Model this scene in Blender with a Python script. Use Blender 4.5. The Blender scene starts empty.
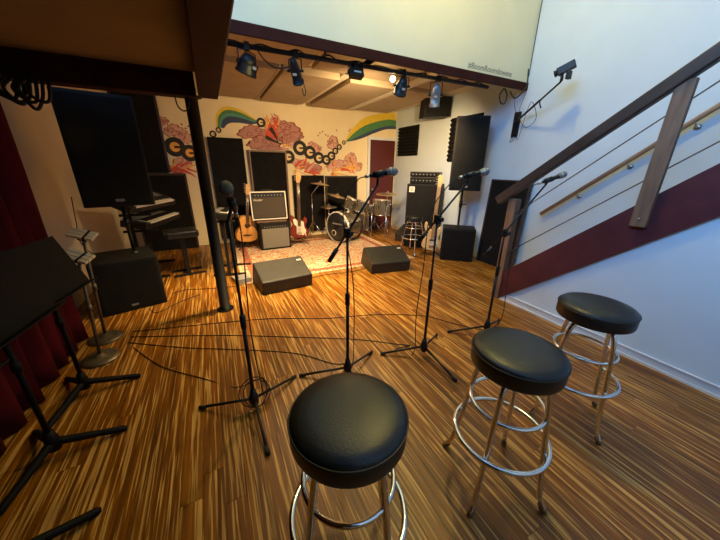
import bpy, bmesh, math, random
from mathutils import Vector, Matrix
R = math.radians
S = bpy.context.scene
C = S.collection

# ---------------------------------------------------------------- camera
TH, PI_, RO = R(26.97), R(19.85), R(0.784)
r0 = Vector((math.cos(TH), -math.sin(TH), 0))
f0 = Vector((math.sin(TH)*math.cos(PI_), math.cos(TH)*math.cos(PI_), -math.sin(PI_)))
u0 = r0.cross(f0)
rr = r0*math.cos(RO) + u0*math.sin(RO)
uu = u0*math.cos(RO) - r0*math.sin(RO)
cam = bpy.data.cameras.new('camera')
cam.sensor_width = 36; cam.lens = 36*284.66/720; cam.clip_start = .02
camo = bpy.data.objects.new('camera', cam); C.objects.link(camo)
camo.matrix_world = Matrix(((rr.x, uu.x, -f0.x, 0), (rr.y, uu.y, -f0.y, 0), (rr.z, uu.z, -f0.z, 1.5), (0, 0, 0, 1)))
S.camera = camo

# ---------------------------------------------------------------- world, light, exposure
S.view_settings.view_transform = 'Standard'; S.view_settings.look = 'None'
S.view_settings.gamma = 1; S.view_settings.use_curve_mapping = False
S.view_settings.exposure = 0.0
W = bpy.data.worlds.new('world'); S.world = W; W.use_nodes = True
W.node_tree.nodes['Background'].inputs[0].default_value = (.75, .85, 1, 1)
W.node_tree.nodes['Background'].inputs[1].default_value = .02

def lamp(kind, name, loc, power, col, target=None, **kw):
    l = bpy.data.lights.new(name, kind); l.energy = power; l.color = col
    for k, v in kw.items(): setattr(l, k, v)
    o = bpy.data.objects.new(name, l); C.objects.link(o); o.location = loc
    if target is not None:
        o.rotation_euler = (Vector(target)-Vector(loc)).to_track_quat('-Z', 'Y').to_euler()
    return o
XL_W = -1.5
# daylight through the mezzanine window high in the left wall
lamp('AREA', 'window_daylight', (XL_W+.03, .2, 3.7), 285, (.18, .48, 1), (3.5, .5, 2.6), shape='RECTANGLE', size=2.4, size_y=1.6)
# warm lamp under the upstairs ceiling
lamp('POINT', 'upstairs_lamp', (2.0, 1.95, 4.3), 135, (1, .77, .20), shadow_soft_size=.12)
# tungsten stage lamps hanging from the pipe
WARM = (1, .69, .33)
lamp('SPOT', 'stage_beam', (.47, 3.3, 2.36), 3000, WARM, (.4, 3.15, 0), spot_size=R(92), spot_blend=1, shadow_soft_size=.05)
lamp('SPOT', 'stage_beam', (2.16, 3.36, 2.36), 270, WARM, (2.0, 6.3, 1.2), spot_size=R(125), spot_blend=1, shadow_soft_size=.05)
lamp('SPOT', 'stage_beam', (.92, 3.32, 2.33), 420, WARM, (1.3, 4.2, 0), spot_size=R(115), spot_blend=1, shadow_soft_size=.05)
lamp('SPOT', 'stage_beam', (2.7, 3.26, 2.22), 300, WARM, (4.1, 5.0, 1.2), spot_size=R(95), spot_blend=1, shadow_soft_size=.05)
lamp('SPOT', 'stage_flood', (1.54, 3.27, 2.36), 140, WARM, (1.5, 3.6, 0), spot_size=R(145), spot_blend=.6, shadow_soft_size=.05)
lamp('POINT', 'stage_bulb', (2.08, 3.33, 2.47), 14, (1, .7, .32), shadow_soft_size=.025)

# ---------------------------------------------------------------- materials
MATS = {}
def mat(name, col, rough=.5, metal=0., var=0., scale=8., bump=0., bscale=60., spec=None, stretch=None, coat=0.):
    if name in MATS: return MATS[name]
    m = bpy.data.materials.new(name); m.use_nodes = True; MATS[name] = m
    nt = m.node_tree; b = nt.nodes['Principled BSDF']
    b.inputs['Roughness'].default_value = rough; b.inputs['Metallic'].default_value = metal
    if spec is not None: b.inputs['Specular IOR Level'].default_value = spec
    if coat: b.inputs['Coat Weight'].default_value = coat
    tc = nt.nodes.new('ShaderNodeTexCoord'); mp = nt.nodes.new('ShaderNodeMapping')
    nt.links.new(tc.outputs['Object'], mp.inputs['Vector'])
    if stretch: mp.inputs['Scale'].default_value = stretch
    n = nt.nodes.new('ShaderNodeTexNoise'); n.inputs['Scale'].default_value = scale; n.inputs['Detail'].default_value = 4
    nt.links.new(mp.outputs[0], n.inputs['Vector'])
    rp = nt.nodes.new('ShaderNodeValToRGB')
    v = max(var, .02)
    lo = [max(0, c*(1-v)) for c in col]; hi = [min(1, c*(1+v)) for c in col]
    rp.color_ramp.elements[0].color = (*lo, 1); rp.color_ramp.elements[0].position = .3
    rp.color_ramp.elements[1].color = (*hi, 1); rp.color_ramp.elements[1].position = .7
    nt.links.new(n.outputs['Fac'], rp.inputs[0]); nt.links.new(rp.outputs[0], b.inputs['Base Color'])
    if bump:
        n2 = nt.nodes.new('ShaderNodeTexNoise'); n2.inputs['Scale'].default_value = bscale; n2.inputs['Detail'].default_value = 3
        nt.links.new(mp.outputs[0], n2.inputs['Vector'])
        bp = nt.nodes.new('ShaderNodeBump'); bp.inputs['Strength'].default_value = bump; bp.inputs['Distance'].default_value = .01
        nt.links.new(n2.outputs['Fac'], bp.inputs['Height']); nt.links.new(bp.outputs[0], b.inputs['Normal'])
    return m
def emit(name, col, st):
    m = bpy.data.materials.new(name); m.use_nodes = True; MATS[name] = m
    b = m.node_tree.nodes['Principled BSDF']; b.inputs['Base Color'].default_value = (*col, 1)
    b.inputs['Emission Color'].default_value = (*col, 1); b.inputs['Emission Strength'].default_value = st
    return m

def plank_material():
    m = bpy.data.materials.new('strand_bamboo'); m.use_nodes = True; nt = m.node_tree; b = nt.nodes['Principled BSDF']
    L = nt.links.new; N = nt.nodes.new
    tc = N('ShaderNodeTexCoord'); oi = N('ShaderNodeObjectInfo')
    sc = N('ShaderNodeVectorMath'); sc.operation = 'SCALE'; sc.inputs[0].default_value = (3, 17, 71)
    L(oi.outputs['Random'], sc.inputs['Scale'])
    ad = N('ShaderNodeVectorMath'); ad.operation = 'ADD'; L(tc.outputs['Object'], ad.inputs[0]); L(sc.outputs[0], ad.inputs[1])
    def streak(sx, sy, det, rough=.5):
        mp = N('ShaderNodeMapping'); mp.inputs['Scale'].default_value = (sx, sy, 1); L(ad.outputs[0], mp.inputs['Vector'])
        n = N('ShaderNodeTexNoise'); n.inputs['Scale'].default_value = 1; n.inputs['Detail'].default_value = det
        n.inputs['Roughness'].default_value = rough; n.inputs['Distortion'].default_value = .25
        L(mp.outputs[0], n.inputs['Vector']); return n
    a = streak(74, 2.0, 2.4); c = streak(230, 4, 2); d = streak(45, 1.3, 1.5)
    base = N('ShaderNodeValToRGB'); e = base.color_ramp.elements
    e[0].position = .3; e[0].color = (.115, .043, .012, 1); e[1].position = .7; e[1].color = (.275, .114, .033, 1)
    L(d.outputs['Fac'], base.inputs[0])
    fr = N('ShaderNodeValToRGB'); e = fr.color_ramp.elements
    e[0].position = .52; e[0].color = (0, 0, 0, 1); e[1].position = .61; e[1].color = (1, 1, 1, 1)
    L(a.outputs['Fac'], fr.inputs[0])
    mx = N('ShaderNodeMixRGB'); L(fr.outputs[0], mx.inputs[0]); L(base.outputs[0], mx.inputs[1]); mx.inputs[2].default_value = (.57, .35, .14, 1)
    fi = N('ShaderNodeValToRGB'); e = fi.color_ramp.elements
    e[0].position = .35; e[0].color = (.72, .7, .66, 1); e[1].position = .65; e[1].color = (1.1, 1.1, 1.1, 1)
    L(c.outputs['Fac'], fi.inputs[0])
    mu = N('ShaderNodeMixRGB'); mu.blend_type = 'MULTIPLY'; mu.inputs[0].default_value = 1
    L(mx.outputs[0], mu.inputs[1]); L(fi.outputs[0], mu.inputs[2])
    # plank to plank tone
    tr = N('ShaderNodeMapRange'); tr.inputs['To Min'].default_value = .78; tr.inputs['To Max'].default_value = 1.15; L(oi.outputs['Random'], tr.inputs['Value'])
    hs = N('ShaderNodeHueSaturation'); hs.inputs['Saturation'].default_value = 1.14; L(tr.outputs[0], hs.inputs['Value']); L(mu.outputs[0], hs.inputs['Color'])
    L(hs.outputs[0], b.inputs['Base Color'])
    b.inputs['Roughness'].default_value = .42
    bp = N('ShaderNodeBump'); bp.inputs['Strength'].default_value = .12; bp.inputs['Distance'].default_value = .003
    L(c.outputs['Fac'], bp.inputs['Height']); L(bp.outputs[0], b.inputs['Normal'])
    return m

def rug_material():
    m = bpy.data.materials.new('woven_rug'); m.use_nodes = True; nt = m.node_tree; b = nt.nodes['Principled BSDF']
    L = nt.links.new; N = nt.nodes.new
    tc = N('ShaderNodeTexCoord'); v = N('ShaderNodeTexVoronoi'); v.inputs['Scale'].default_value = 11; v.feature = 'SMOOTH_F1'
    L(tc.outputs['Object'], v.inputs['Vector'])
    rp = N('ShaderNodeValToRGB'); rp.color_ramp.interpolation = 'CONSTANT'
    e = rp.color_ramp.elements; e[0].position = 0; e[0].color = (.62, .46, .27, 1); e[1].position = .16; e[1].color = (.46, .14, .07, 1)
    k = e.new(.3); k.color = (.62, .48, .3, 1); k = e.new(.46); k.color = (.45, .17, .09, 1); k = e.new(.55); k.color = (.55, .44, .3, 1)
    L(v.outputs['Distance'], rp.inputs[0])
    n = N('ShaderNodeTexNoise'); n.inputs['Scale'].default_value = 140; L(tc.outputs['Object'], n.inputs['Vector'])
    mx = N('ShaderNodeMixRGB'); mx.blend_type = 'OVERLAY'; mx.inputs[0].default_value = .6
    L(rp.outputs[0], mx.inputs[1]); L(n.outputs['Color'], mx.inputs[2]); L(mx.outputs[0], b.inputs['Base Color'])
    b.inputs['Roughness'].default_value = .95
    bp = N('ShaderNodeBump'); bp.inputs['Strength'].default_value = .5; bp.inputs['Distance'].default_value = .004
    L(n.outputs['Fac'], bp.inputs['Height']); L(bp.outputs[0], b.inputs['Normal'])
    return m

M_PLANK = plank_material(); M_RUG = rug_material()
m_white = mat('painted_wall', (.60, .69, .76), .75, var=.03, scale=3, bump=.06, bscale=90)
m_cream = mat('cream_wall', (.74, .62, .40), .8, var=.04, scale=3, bump=.06, bscale=90)
m_upper = mat('pale_yellow_wall', (.70, .66, .45), .78, var=.03, scale=3, bump=.06, bscale=90)
m_trim = mat('maroon_trim', (.030, .006, .005), .6, spec=.1, var=.25, scale=5, bump=.05)
m_string = mat('maroon_stringer', (.085, .02, .024), .45, spec=.3, var=.2, scale=6, bump=.05)
m_base = mat('white_baseboard', (.62, .65, .7), .5, var=.04)
m_under = mat('brown_ceiling', (.20, .135, .07), .85, var=.1, scale=2.5)
m_ceil = mat('white_ceiling', (.72, .66, .52), .85, var=.03)
m_tan = mat('tan_panel_fabric', (.44, .34, .22), .95, var=.06, scale=5, bump=.15, bscale=300)
m_black = mat('black_paint', (.004, .004, .004), .55, var=.2, spec=.2)
m_blackm = mat('black_metal', (.010, .009, .009), .42, var=.15, spec=.35)
m_tolex = mat('black_tolex', (.007, .007, .007), .7, var=.2, bump=.25, bscale=220, spec=.25)
m_wedge = mat('charcoal_cabinet', (.021, .020, .017), .5, spec=.4, var=.15, bump=.15, bscale=250)
m_grille = mat('black_grille', (.0045, .0045, .0045), .75, var=.3, spec=.2, bump=.5, bscale=420)
m_foam = mat('black_acoustic_foam', (.009, .008, .008), .95, spec=.15, var=.25, bump=.3, bscale=150)
m_vinyl = mat('black_vinyl', (.008, .0085, .008), .38, var=.1, bump=.10, bscale=160)
m_chrome = mat('chrome', (.78, .76, .72), .12, 1., var=.03)
m_steel = mat('brushed_steel', (.5, .48, .45), .3, 1., var=.05)
m_wood = mat('brown_wood', (.18, .10, .058), .5, var=.3, scale=6, stretch=(6, 6, .6), bump=.08)
m_rail = mat('dark_rail_wood', (.045, .028, .022), .42, var=.3, scale=5, stretch=(8, 1, 1))
m_railw = mat('pale_rail_wood', (.36, .25, .17), .45, var=.2, scale=5, stretch=(8, 1, 1))
m_wire = mat('steel_wire', (.16, .16, .17), .4, .7)
m_stand = mat('matt_black_metal', (.0045, .004, .004), .6, spec=.15, var=.2)
m_curtain = mat('red_velvet', (.06, .004, .006), .95, spec=.08, var=.35, scale=7, stretch=(1, 1, .2))
m_door = mat('dark_red_door', (.075, .007, .008), .55, var=.15, stretch=(3, 1, .3))
m_cable = mat('black_rubber', (.012, .011, .010), .55)
m_mesh = mat('microphone_mesh', (.24, .25, .25), .42, .8, var=.3, scale=300, bump=.6, bscale=500)
m_windf = mat('grey_foam_windscreen', (.10, .095, .078), .9, var=.3, scale=60, bump=.5, bscale=200)
m_rubber = mat('rubber_foot', (.01, .01, .01), .8)
m_silver = mat('silver_cloth', (.36, .33, .28), .8, var=.15, scale=300)
m_greyc = mat('grey_grille_cloth', (.17, .155, .125), .85, var=.25, scale=260)
m_greyc2 = mat('dark_grille_cloth', (.045, .034, .024), .85, var=.25, scale=260)
m_pale = mat('pale_edge', (.62, .58, .5), .5, var=.06)
m_redg = mat('red_lacquer', (.15, .008, .009), .25, var=.08, coat=.5)
m_guard = mat('cream_pickguard', (.75, .7, .58), .4)
m_maple = mat('maple', (.5, .3, .13), .4, var=.15, stretch=(6, 6, 1))
m_rosew = mat('rosewood', (.055, .03, .018), .5, var=.2)
m_spruce = mat('spruce_top', (.62, .3, .07), .35, var=.1, stretch=(20, 20, 1))
m_natural = mat('natural_body', (.80, .56, .25), .35, var=.08)
m_shell = mat('silver_drum_wrap', (.30, .27, .21), .22, .85, var=.3, scale=25)
m_headw = mat('drum_head', (.8, .78, .7), .5)
m_headb = mat('black_drum_head', (.012, .012, .014), .3)
m_brass = mat('cymbal_bronze', (.80, .70, .50), .36, 1., var=.1, scale=3)
m_keys = mat('white_keys', (.75, .71, .6), .4)
m_creamp = mat('cream_plastic', (.68, .6, .4), .5)
m_gold = mat('antique_metal', (.14, .11, .07), .4, .6, var=.2)
m_grey = mat('grey_plastic', (.2, .2, .2), .5)
m_bluem = mat('aluminium_housing', (.2, .22, .25), .4, .7, var=.1)
m_blades = mat('screen_print', (.16, .16, .14), .6)
m_bulb = emit('lit_bulb', (1, .72, .35), 25)
m_glass = mat('window_glass', (.6, .75, .95), .1)
MP = {k: mat('mural_'+k, c, .8, var=.08, scale=12) for k, c in dict(pink=(.62, .34, .27), dpink=(.42, .20, .17), red=(.55, .07, .035), line=(.26, .05, .035),
      orange=(.75, .36, .06), black=(.02, .016, .014), yellow=(.66, .46, .03), green=(.06, .19, .07), teal=(.07, .24, .2), navy=(.03, .05, .12), cream=(.72, .56, .32)).items()}

# ---------------------------------------------------------------- mesh helpers
class MB:
    def __init__(s): s.b = bmesh.new()
    def _add(s, verts, faces, mtx=None, smooth=False):
        vs = [s.b.verts.new(mtx @ Vector(v) if mtx else Vector(v)) for v in verts]
        for f in faces:
            try:
                fc = s.b.faces.new([vs[i] for i in f]); fc.smooth = smooth
            except ValueError: pass
        return s
    def box(s, x0, x1, y0, y1, z0, z1, mtx=None, bev=0.):
        if bev <= 0:
            v = [(x, y, z) for z in (z0, z1) for y in (y0, y1) for x in (x0, x1)]
            return s._add(v, [(0, 2, 3, 1), (4, 5, 7, 6), (0, 1, 5, 4), (2, 6, 7, 3), (0, 4, 6, 2), (1, 3, 7, 5)], mtx)
        t = bmesh.new(); bmesh.ops.create_cube(t, size=1)
        for v in t.verts: v.co = Vector(((x0+x1)/2+v.co.x*(x1-x0), (y0+y1)/2+v.co.y*(y1-y0), (z0+z1)/2+v.co.z*(z1-z0)))
        bmesh.ops.bevel(t, geom=list(t.edges), offset=bev, segments=2, affect='EDGES', profile=.5)
        t.verts.index_update()
        s._add([v.co.copy() for v in t.verts], [[v.index for v in f.verts] for f in t.faces], mtx); t.free(); return s
    def tube(s, pts, r, n=10, closed=False, cap=True, smooth=True):
        pts = [Vector(p) for p in pts]; k = len(pts)
        rs = r if isinstance(r, (list, tuple)) else [r]*k
        ring = []; prev = None
        for i, p in enumerate(pts):
            if closed: t = (pts[(i+1) % k]-pts[i-1])
            else: t = (pts[min(i+1, k-1)]-pts[max(i-1, 0)])
            t.normalize()
            if prev is None:
                a = Vector((0, 0, 1)) if abs(t.z) < .9 else Vector((1, 0, 0))
                nrm = t.cross(a).normalized()
            else:
                nrm = (prev-t*prev.dot(t))
                nrm = nrm.normalized() if nrm.length > 1e-6 else t.orthogonal().normalized()
            prev = nrm; bn = t.cross(nrm)
            ring.append([s.b.verts.new(p+(nrm*math.cos(2*math.pi*j/n)+bn*math.sin(2*math.pi*j/n))*rs[i]) for j in range(n)])
        m = k if closed else k-1
        for i in range(m):
            a, b = ring[i], ring[(i+1) % k]
            for j in range(n):
                f = s.b.faces.new((a[j], a[(j+1) % n], b[(j+1) % n], b[j])); f.smooth = smooth
        if cap and not closed:
            s.b.faces.new(list(reversed(ring[0]))); s.b.faces.new(ring[-1])
        return s
    def lathe(s, prof, n=32, mtx=None, smooth=True):
        # prof: list of (r, z)
        rings = []
        for (r, z) in prof:
            if r < 1e-6: rings.append([s.b.verts.new((mtx @ Vector((0, 0, z))) if mtx else Vector((0, 0, z)))])
            else:
                rings.append([s.b.verts.new((mtx @ v) if mtx else v) for v in
                              [Vector((r*math.cos(2*math.pi*j/n), r*math.sin(2*math.pi*j/n), z)) for j in range(n)]])
        for a, b in zip(rings, rings[1:]):
            for j in range(n):
                q = []
                if len(a) > 1: q += [a[j], a[(j+1) % n]]
                else: q += [a[0]]
                if len(b) > 1: q += [b[(j+1) % n], b[j]]
                else: q += [b[0]]
                if len(q) > 2:
                    f = s.b.faces.new(q); f.smooth = smooth
        return s
    def prism(s, poly, d0, d1, axis='y', mtx=None, smooth=False):
        # poly 2D extruded: axis y -> poly in (x,z); axis x -> poly in (y,z); axis z -> poly in (x,y)
        def P(p, d): return {'y': (p[0], d, p[1]), 'x': (d, p[0], p[1]), 'z': (p[0], p[1], d)}[axis]
        n = len(poly)
        v = [P(p, d0) for p in poly]+[P(p, d1) for p in poly]
        f = [list(range(n)), list(range(2*n-1, n-1, -1))]+[(i, i+n, (i+1) % n+n, (i+1) % n) for i in range(n)]
        s._add(v, f, mtx, smooth); bmesh.ops.recalc_face_normals(s.b, faces=s.b.faces); return s
    def ball(s, c, r, n=16, sc=(1, 1, 1), mtx=None):
        prof = []
        for i in range(n//2+1):
            a = -math.pi/2+math.pi*i/(n//2); prof.append((max(0, r*math.cos(a)) if 0 < i < n//2 else 0, r*math.sin(a)))
        q = Matrix.Translation(Vector(c)) @ Matrix.Diagonal((*sc, 1))
        return s.lathe(prof, n, (mtx @ q) if mtx else q)
    def build(s, name, m, parent=None, loc=None, rot=None, bevel=0, kind=None, recalc=True):
        if recalc: bmesh.ops.recalc_face_normals(s.b, faces=s.b.faces)
        me = bpy.data.meshes.new(name); s.b.to_mesh(me); s.b.free(); me.materials.append(m)
        o = bpy.data.objects.new(name, me); C.objects.link(o)
        if parent: o.parent = parent
        if loc: o.location = loc
        if rot: o.rotation_euler = rot
        if kind: o['kind'] = kind
        if bevel:
            b = o.modifiers.new('bevel', 'BEVEL'); b.width = bevel; b.segments = 2; b.limit_method = 'ANGLE'
        return o
def frame(o, d, up=Vector((0, 0, 1))):
    """matrix: local z along d, origin o"""
    z = Vector(d).normalized(); x = up.cross(z)
    if x.length < 1e-4: x = Vector((1, 0, 0))
    x.normalize(); y = z.cross(x)
    return Matrix(((x.x, y.x, z.x, o[0]), (x.y, y.y, z.y, o[1]), (x.z, y.z, z.z, o[2]), (0, 0, 0, 1)))
def thing(name, label, cat, loc=(0, 0, 0), rz=0, group=None):
    o = bpy.data.objects.new(name, None); C.objects.link(o); o.empty_display_size = .05
    o.location = loc; o.rotation_euler = (0, 0, rz); tag(o, label, cat, group); return o
def tag(o, label, cat, group=None):
    o['label'] = label; o['category'] = cat
    if group: o['group'] = group
    return o
def struct(o, label=None):
    o['kind'] = 'structure'
    if label: o['label'] = label
    return o
def dup(root, loc, rz, label, group=None):
    def cp(o, p):
        c = o.copy(); C.objects.link(c); c.parent = p
        for ch in list(o.children): cp(ch, c)
        return c
    r = cp(root, None); r.location = loc; r.rotation_euler = (0, 0, rz); r['label'] = label
    if group: r['group'] = group
    return r
def bez(pts, n=8):
    """Catmull-Rom through pts"""
    P = [Vector(p) for p in pts]; out = []
    for i in range(len(P)-1):
        a = P[max(i-1, 0)]; b = P[i]; c = P[i+1]; d = P[min(i+2, len(P)-1)]
        for k in range(n):
            t = k/n
            out.append(.5*((2*b)+(c-a)*t+(2*a-5*b+4*c-d)*t*t+(3*b-a-3*c+d)*t**3))
    out.append(P[-1]); return out
def arc(c, r, a0, a1, n=24, z=None):
    return [(c[0]+r*math.cos(a0+(a1-a0)*i/n), c[1]+r*math.sin(a0+(a1-a0)*i/n), c[2] if z is None else z) for i in range(n+1)]
def ringpts(c, r, n=40): return [(c[0]+r*math.cos(2*math.pi*i/n), c[1]+r*math.sin(2*math.pi*i/n), c[2]) for i in range(n)]

# ================================================================ STRUCTURE
XL, XR, XS, YB, YS, YF = -1.5, 4.13, 3.0, 6.32, 3.1, -2.2
ZT = 4.8
# floor: base slab and individual planks
fl = struct(MB().box(XL, XR, YF, YB, -.12, -.013).build('floor', m_rosew), 'strand bamboo plank floor with pale streaks')
random.seed(4)
PW, PL = .0965, 1.83
pm = MB().box(.0009, PW-.0009, .0009, PL-.0009, -.012, 0).build('plank', M_PLANK, fl).data
bpy.data.objects.remove(bpy.data.objects['plank'])
short = {}
x = XL; row = 0
while x < XR-.02:
    w = min(PW, XR-x)
    ymin = 2.1 if x > XS+.02 else YF
    y = YF-random.random()*PL
    while y < YB:
        ya, yb = max(y, ymin), min(y+PL, YB)
        if yb-ya > .06:
            if yb-ya > PL-.001 and w > PW-.001:
                o = bpy.data.objects.new('plank', pm); C.objects.link(o); o.parent = fl
            else:
                o = MB().box(.0007, w-.0007, .0007, yb-ya-.0007, -.012, 0).build('plank', M_PLANK, fl)
            o.location = (x, ya, 0)
        y += PL
    x += PW; row += 1
struct(MB().box(XL-.1, XR+.1, YB, YB+.1, 0, 3.1).build('wall_back', m_cream), 'cream stage back wall with painted mural')
wb = bpy.data.objects['wall_back']
struct(MB().box(XR, XR+.1, YF, YB, 0, ZT).build('wall_right', m_white), 'tall pale wall behind the staircase')
f = MB(); f.box(XL-.1, XL, YF, YB, 0, 2.85); f.box(XL-.1, XL, YF, YB, 4.55, ZT); f.box(XL-.1, XL, YF, -1.05, 2.85, 4.55); f.box(XL-.1, XL, 1.45, YB, 2.85, 4.55)
struct(f.build('wall_left', m_cream), 'cream wall behind the left speaker, window above the mezzanine')
wn = struct(MB().box(XL-.07, XL-.06, -1.05, 1.45, 2.85, 4.55).build('window_1', m_glass))
for a in ((-1.05, -.99), (.17, .23), (1.39, 1.45)): MB().box(XL-.1, XL-.03, a[0], a[1], 2.85, 4.55).build('window_frame', m_base, wn)
struct(MB().box(XL-.1, XR+.1, YF-.1, YF, 0, ZT).build('wall_front', m_white), 'pale wall behind the viewer')
struct(MB().box(XL, XR, YF, YS, ZT, ZT+.1).build('ceiling', m_white), 'upper ceiling over the stairwell')
cst = struct(MB().box(XL, XR, YS, YB, 2.735, 2.85).build('ceiling_stage', m_ceil), 'low cream ceiling above the stage')
# wall above the stage opening and its dark red trim board
struct(MB().box(XL, XR, YS-.02, YS+.1, 2.60, ZT).build('wall_upper', m_upper), 'pale wall above the stage opening')
struct(MB().box(.17, XR, YS-.05, YS-.021, 2.535, 2.625).build('trim_1', m_trim), 'dark red trim board above the stage')
# mezzanine on the left
struct(MB().box(XL, .02, YF, YS-.06, 2.21, 2.3).build('ceiling_mezzanine', m_under), 'brown underside of the mezzanine')
struct(MB().box(XL, .0, YS-.06, YS+.08, 2.035, 2.3).build('trim_2', m_trim), 'dark beam across the mezzanine edge')
b = MB(); b.prism([(.015, 2.06), (.165, 2.06), (.18, 2.09), (.18, 2.5), (.015, 2.5)], YF, YS+.12, 'y')
struct(b.build('trim_3', m_trim), 'dark maroon beam running towards the stage')
b = MB(); b.lathe([(0, 0), (.085, 0), (.085, .012), (.051, .012), (.051, 2.05), (.085, 2.05), (.085, 2.06), (0, 2.06)], 24, smooth=False)
col = struct(b.build('trim_4', m_black, loc=(-.045, 3.19, 0)), 'round black steel column')
for p in col.data.polygons: p.use_smooth = abs(p.normal.z) < .5
# under-stair wall (flush with the stringer) and baseboard
SL = .82
def zb(y): return .05+SL*(2.12-y)           # stringer lower edge
b = MB(); b.prism([(2.12, 0), (YF, 0), (YF, zb(YF)), (2.12, zb(2.12))], XS, XS+.08, 'x')
struct(b.build('wall_stair', m_white), 'pale wall under the staircase')
b = MB(); b.box(XS-.014, XS, YF, 2.06, 0, .075); b.box(XS-.02, XS-.0, YF, 2.06, .075, .083); b.box(XS-.026, XS, YF, 2.06, 0, .018)
struct(b.build('baseboard_right', m_base), 'white baseboard under the stairs')
struct(MB().box(XR-.015, XR, 2.3, YB, 0, .09).build('baseboard_stage', m_cream))
struct(MB().box(XL, 3.38, YB-.015, YB, 0, .09).build('baseboard_back', m_cream))
# red door with white frame in the back wall
d = struct(MB().box(3.42, 4.1, YB-.03, YB-.001, 0, 2.1).build('door_1', m_door), 'dark red door in the back corner')
MB().box(3.36, 3.42, YB-.045, YB, 0, 2.16).build('door_frame', m_base, d); MB().box(3.42, 4.12, YB-.045, YB, 2.1, 2.16).build('door_frame', m_base, d)
MB().ball((3.49, YB-.07, 1.0), .03, 12).build('knob', m_steel, d)
# tan acoustic panels under the stage ceiling
for (x0, x1, y0, y1, z) in ([(.15, .96, 4.25, 6.14, 2.64), (1.03, 1.81, 4.25, 6.14, 2.63), (1.97, 2.75, 4.25, 6.14, 2.625), (2.93, 3.72, 4.3, 6.1, 2.64),
                                      (.2, 1.3, 3.3, 4.15, 2.68), (1.38, 2.55, 3.3, 4.15, 2.68), (2.62, 3.7, 3.3, 4.2, 2.68)]):
    MB().box(x0, x1, y0, y1, z, 2.734, bev=.008).build('acoustic_panel', m_tan, cst)

MB().box(2.80, 2.90, 3.4, 6.14, 2.630, 2.734).build('batten', m_ceil, cst)
MB().box(.985, 1.005, 4.25, 6.14, 2.66, 2.734).build('batten', m_ceil, cst)
MB().box(1.83, 1.95, 3.4, 6.14, 2.68, 2.734).build('batten', m_ceil, cst)

# ---------------------------------------------------------------- mural (paint on the back wall)
random.seed(11)
def paint(name, poly, m, d, cx=None):
    b = MB(); v = [b.b.verts.new((p[0], YB-d, p[1])) for p in poly]
    b.b.faces.new(v); bmesh.ops.triangulate(b.b, faces=b.b.faces)
    o = b.build(name, m, wb, recalc=False); return o
def ellip(cx, cz, rx, rz, n=28): return [(cx+rx*math.cos(2*math.pi*i/n), cz+rz*math.sin(2*math.pi*i/n)) for i in range(n)]
DD = [.001]
def nd():
    DD[0] += .00001; return DD[0]
def blob(cx, cz, w, h, seed, lob=11, k=1.):
    rn = random.Random(seed); out = []
    ph = rn.random()*6; a2 = rn.random()*.25
    for i in range(lob*6):
        t = 2*math.pi*i/(lob*6)
        bump = abs(math.sin(lob*t/2+ph))**.6
        q = (.78+.22*bump)*(1+a2*math.sin(2*t+ph)+.16*math.sin(3*t+2*ph))*k
        out.append((cx+w*q*math.cos(t), cz+h*q*math.sin(t)))
    return out
def cloud(cx, cz, w, h, seed, body='pink'):
    paint('mural_cloud_outline', blob(cx, cz, w, h, seed), MP['line'], nd())
    paint('mural_cloud', blob(cx, cz, w, h, seed, k=.9), MP[body], nd())
    rn = random.Random(seed+99)
    for _ in range(5):
        a, q = rn.random()*6.28, .25+.35*rn.random()
        x, z = cx+w*q*math.cos(a), cz+h*q*math.sin(a); s = min(w, h)*(.2+.15*rn.random())
        paint('mural_swirl', blob(x, z, s*1.3, s, seed+_, 6), MP['line'], nd())
        paint('mural_swirl', blob(x, z, s*1.3, s, seed+_, 6, k=.78), MP['dpink' if rn.random() < .5 else body], nd())
def flame(x, z, ang, ln, w, m='red', curl=.5):
    L, Rr = [], []
    for i in range(11):
        t = i/10; a = ang+curl*t*t
        px, pz = x+ln*t*math.cos(ang+curl*t*.5), z+ln*t*math.sin(ang+curl*t*.5)
        ww = w*(1-t)**.8*.5+.002
        L.append((px-ww*math.sin(a), pz+ww*math.cos(a))); Rr.append((px+ww*math.sin(a), pz-ww*math.cos(a)))
    paint('mural_flame', L+Rr[::-1], MP[m], nd())
def strip(name, A, B, m): paint(name, A+B[::-1], MP[m], nd())
def curve2(pts, n=8): return [(p.x, p.y) for p in bez([(q[0], q[1], 0) for q in pts], n)]
# clouds
for c in [(1.42, 2.17, .30, .23, 1, 'dpink'), (1.62, 2.02, .26, .13, 2, 'dpink'), (.88, 2.10, .27, .14, 3, 'dpink'), (1.05, 1.92, .32, .13, 4, 'dpink'), (1.30, 2.33, .10, .08, 21, 'pink'),
          (2.10, 1.88, .15, .10, 5, 'pink'), (2.52, 1.98, .17, .12, 6, 'pink'), (2.95, 1.70, .15, .11, 7, 'pink'), (2.70, 1.55, .30, .12, 8, 'pink'), (3.12, 1.52, .13, .1, 9, 'pink'),
          (1.75, 1.55, .2, .1, 10, 'pink'), (2.02, 1.47, .24, .1, 12, 'dpink'), (-.42, 2.05, .16, .12, 13, 'pink'), (-.60, 2.18, .10, .1, 14, 'pink'), (-.30, 1.94, .15, .08, 15, 'pink'),
          (-.38, 1.55, .14, .1, 16, 'pink'), (-.52, 1.42, .15, .07, 17, 'red'), (1.2, 1.83, .28, .05, 18, 'dpink')]: cloud(*c)
rn = random.Random(5)
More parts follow.
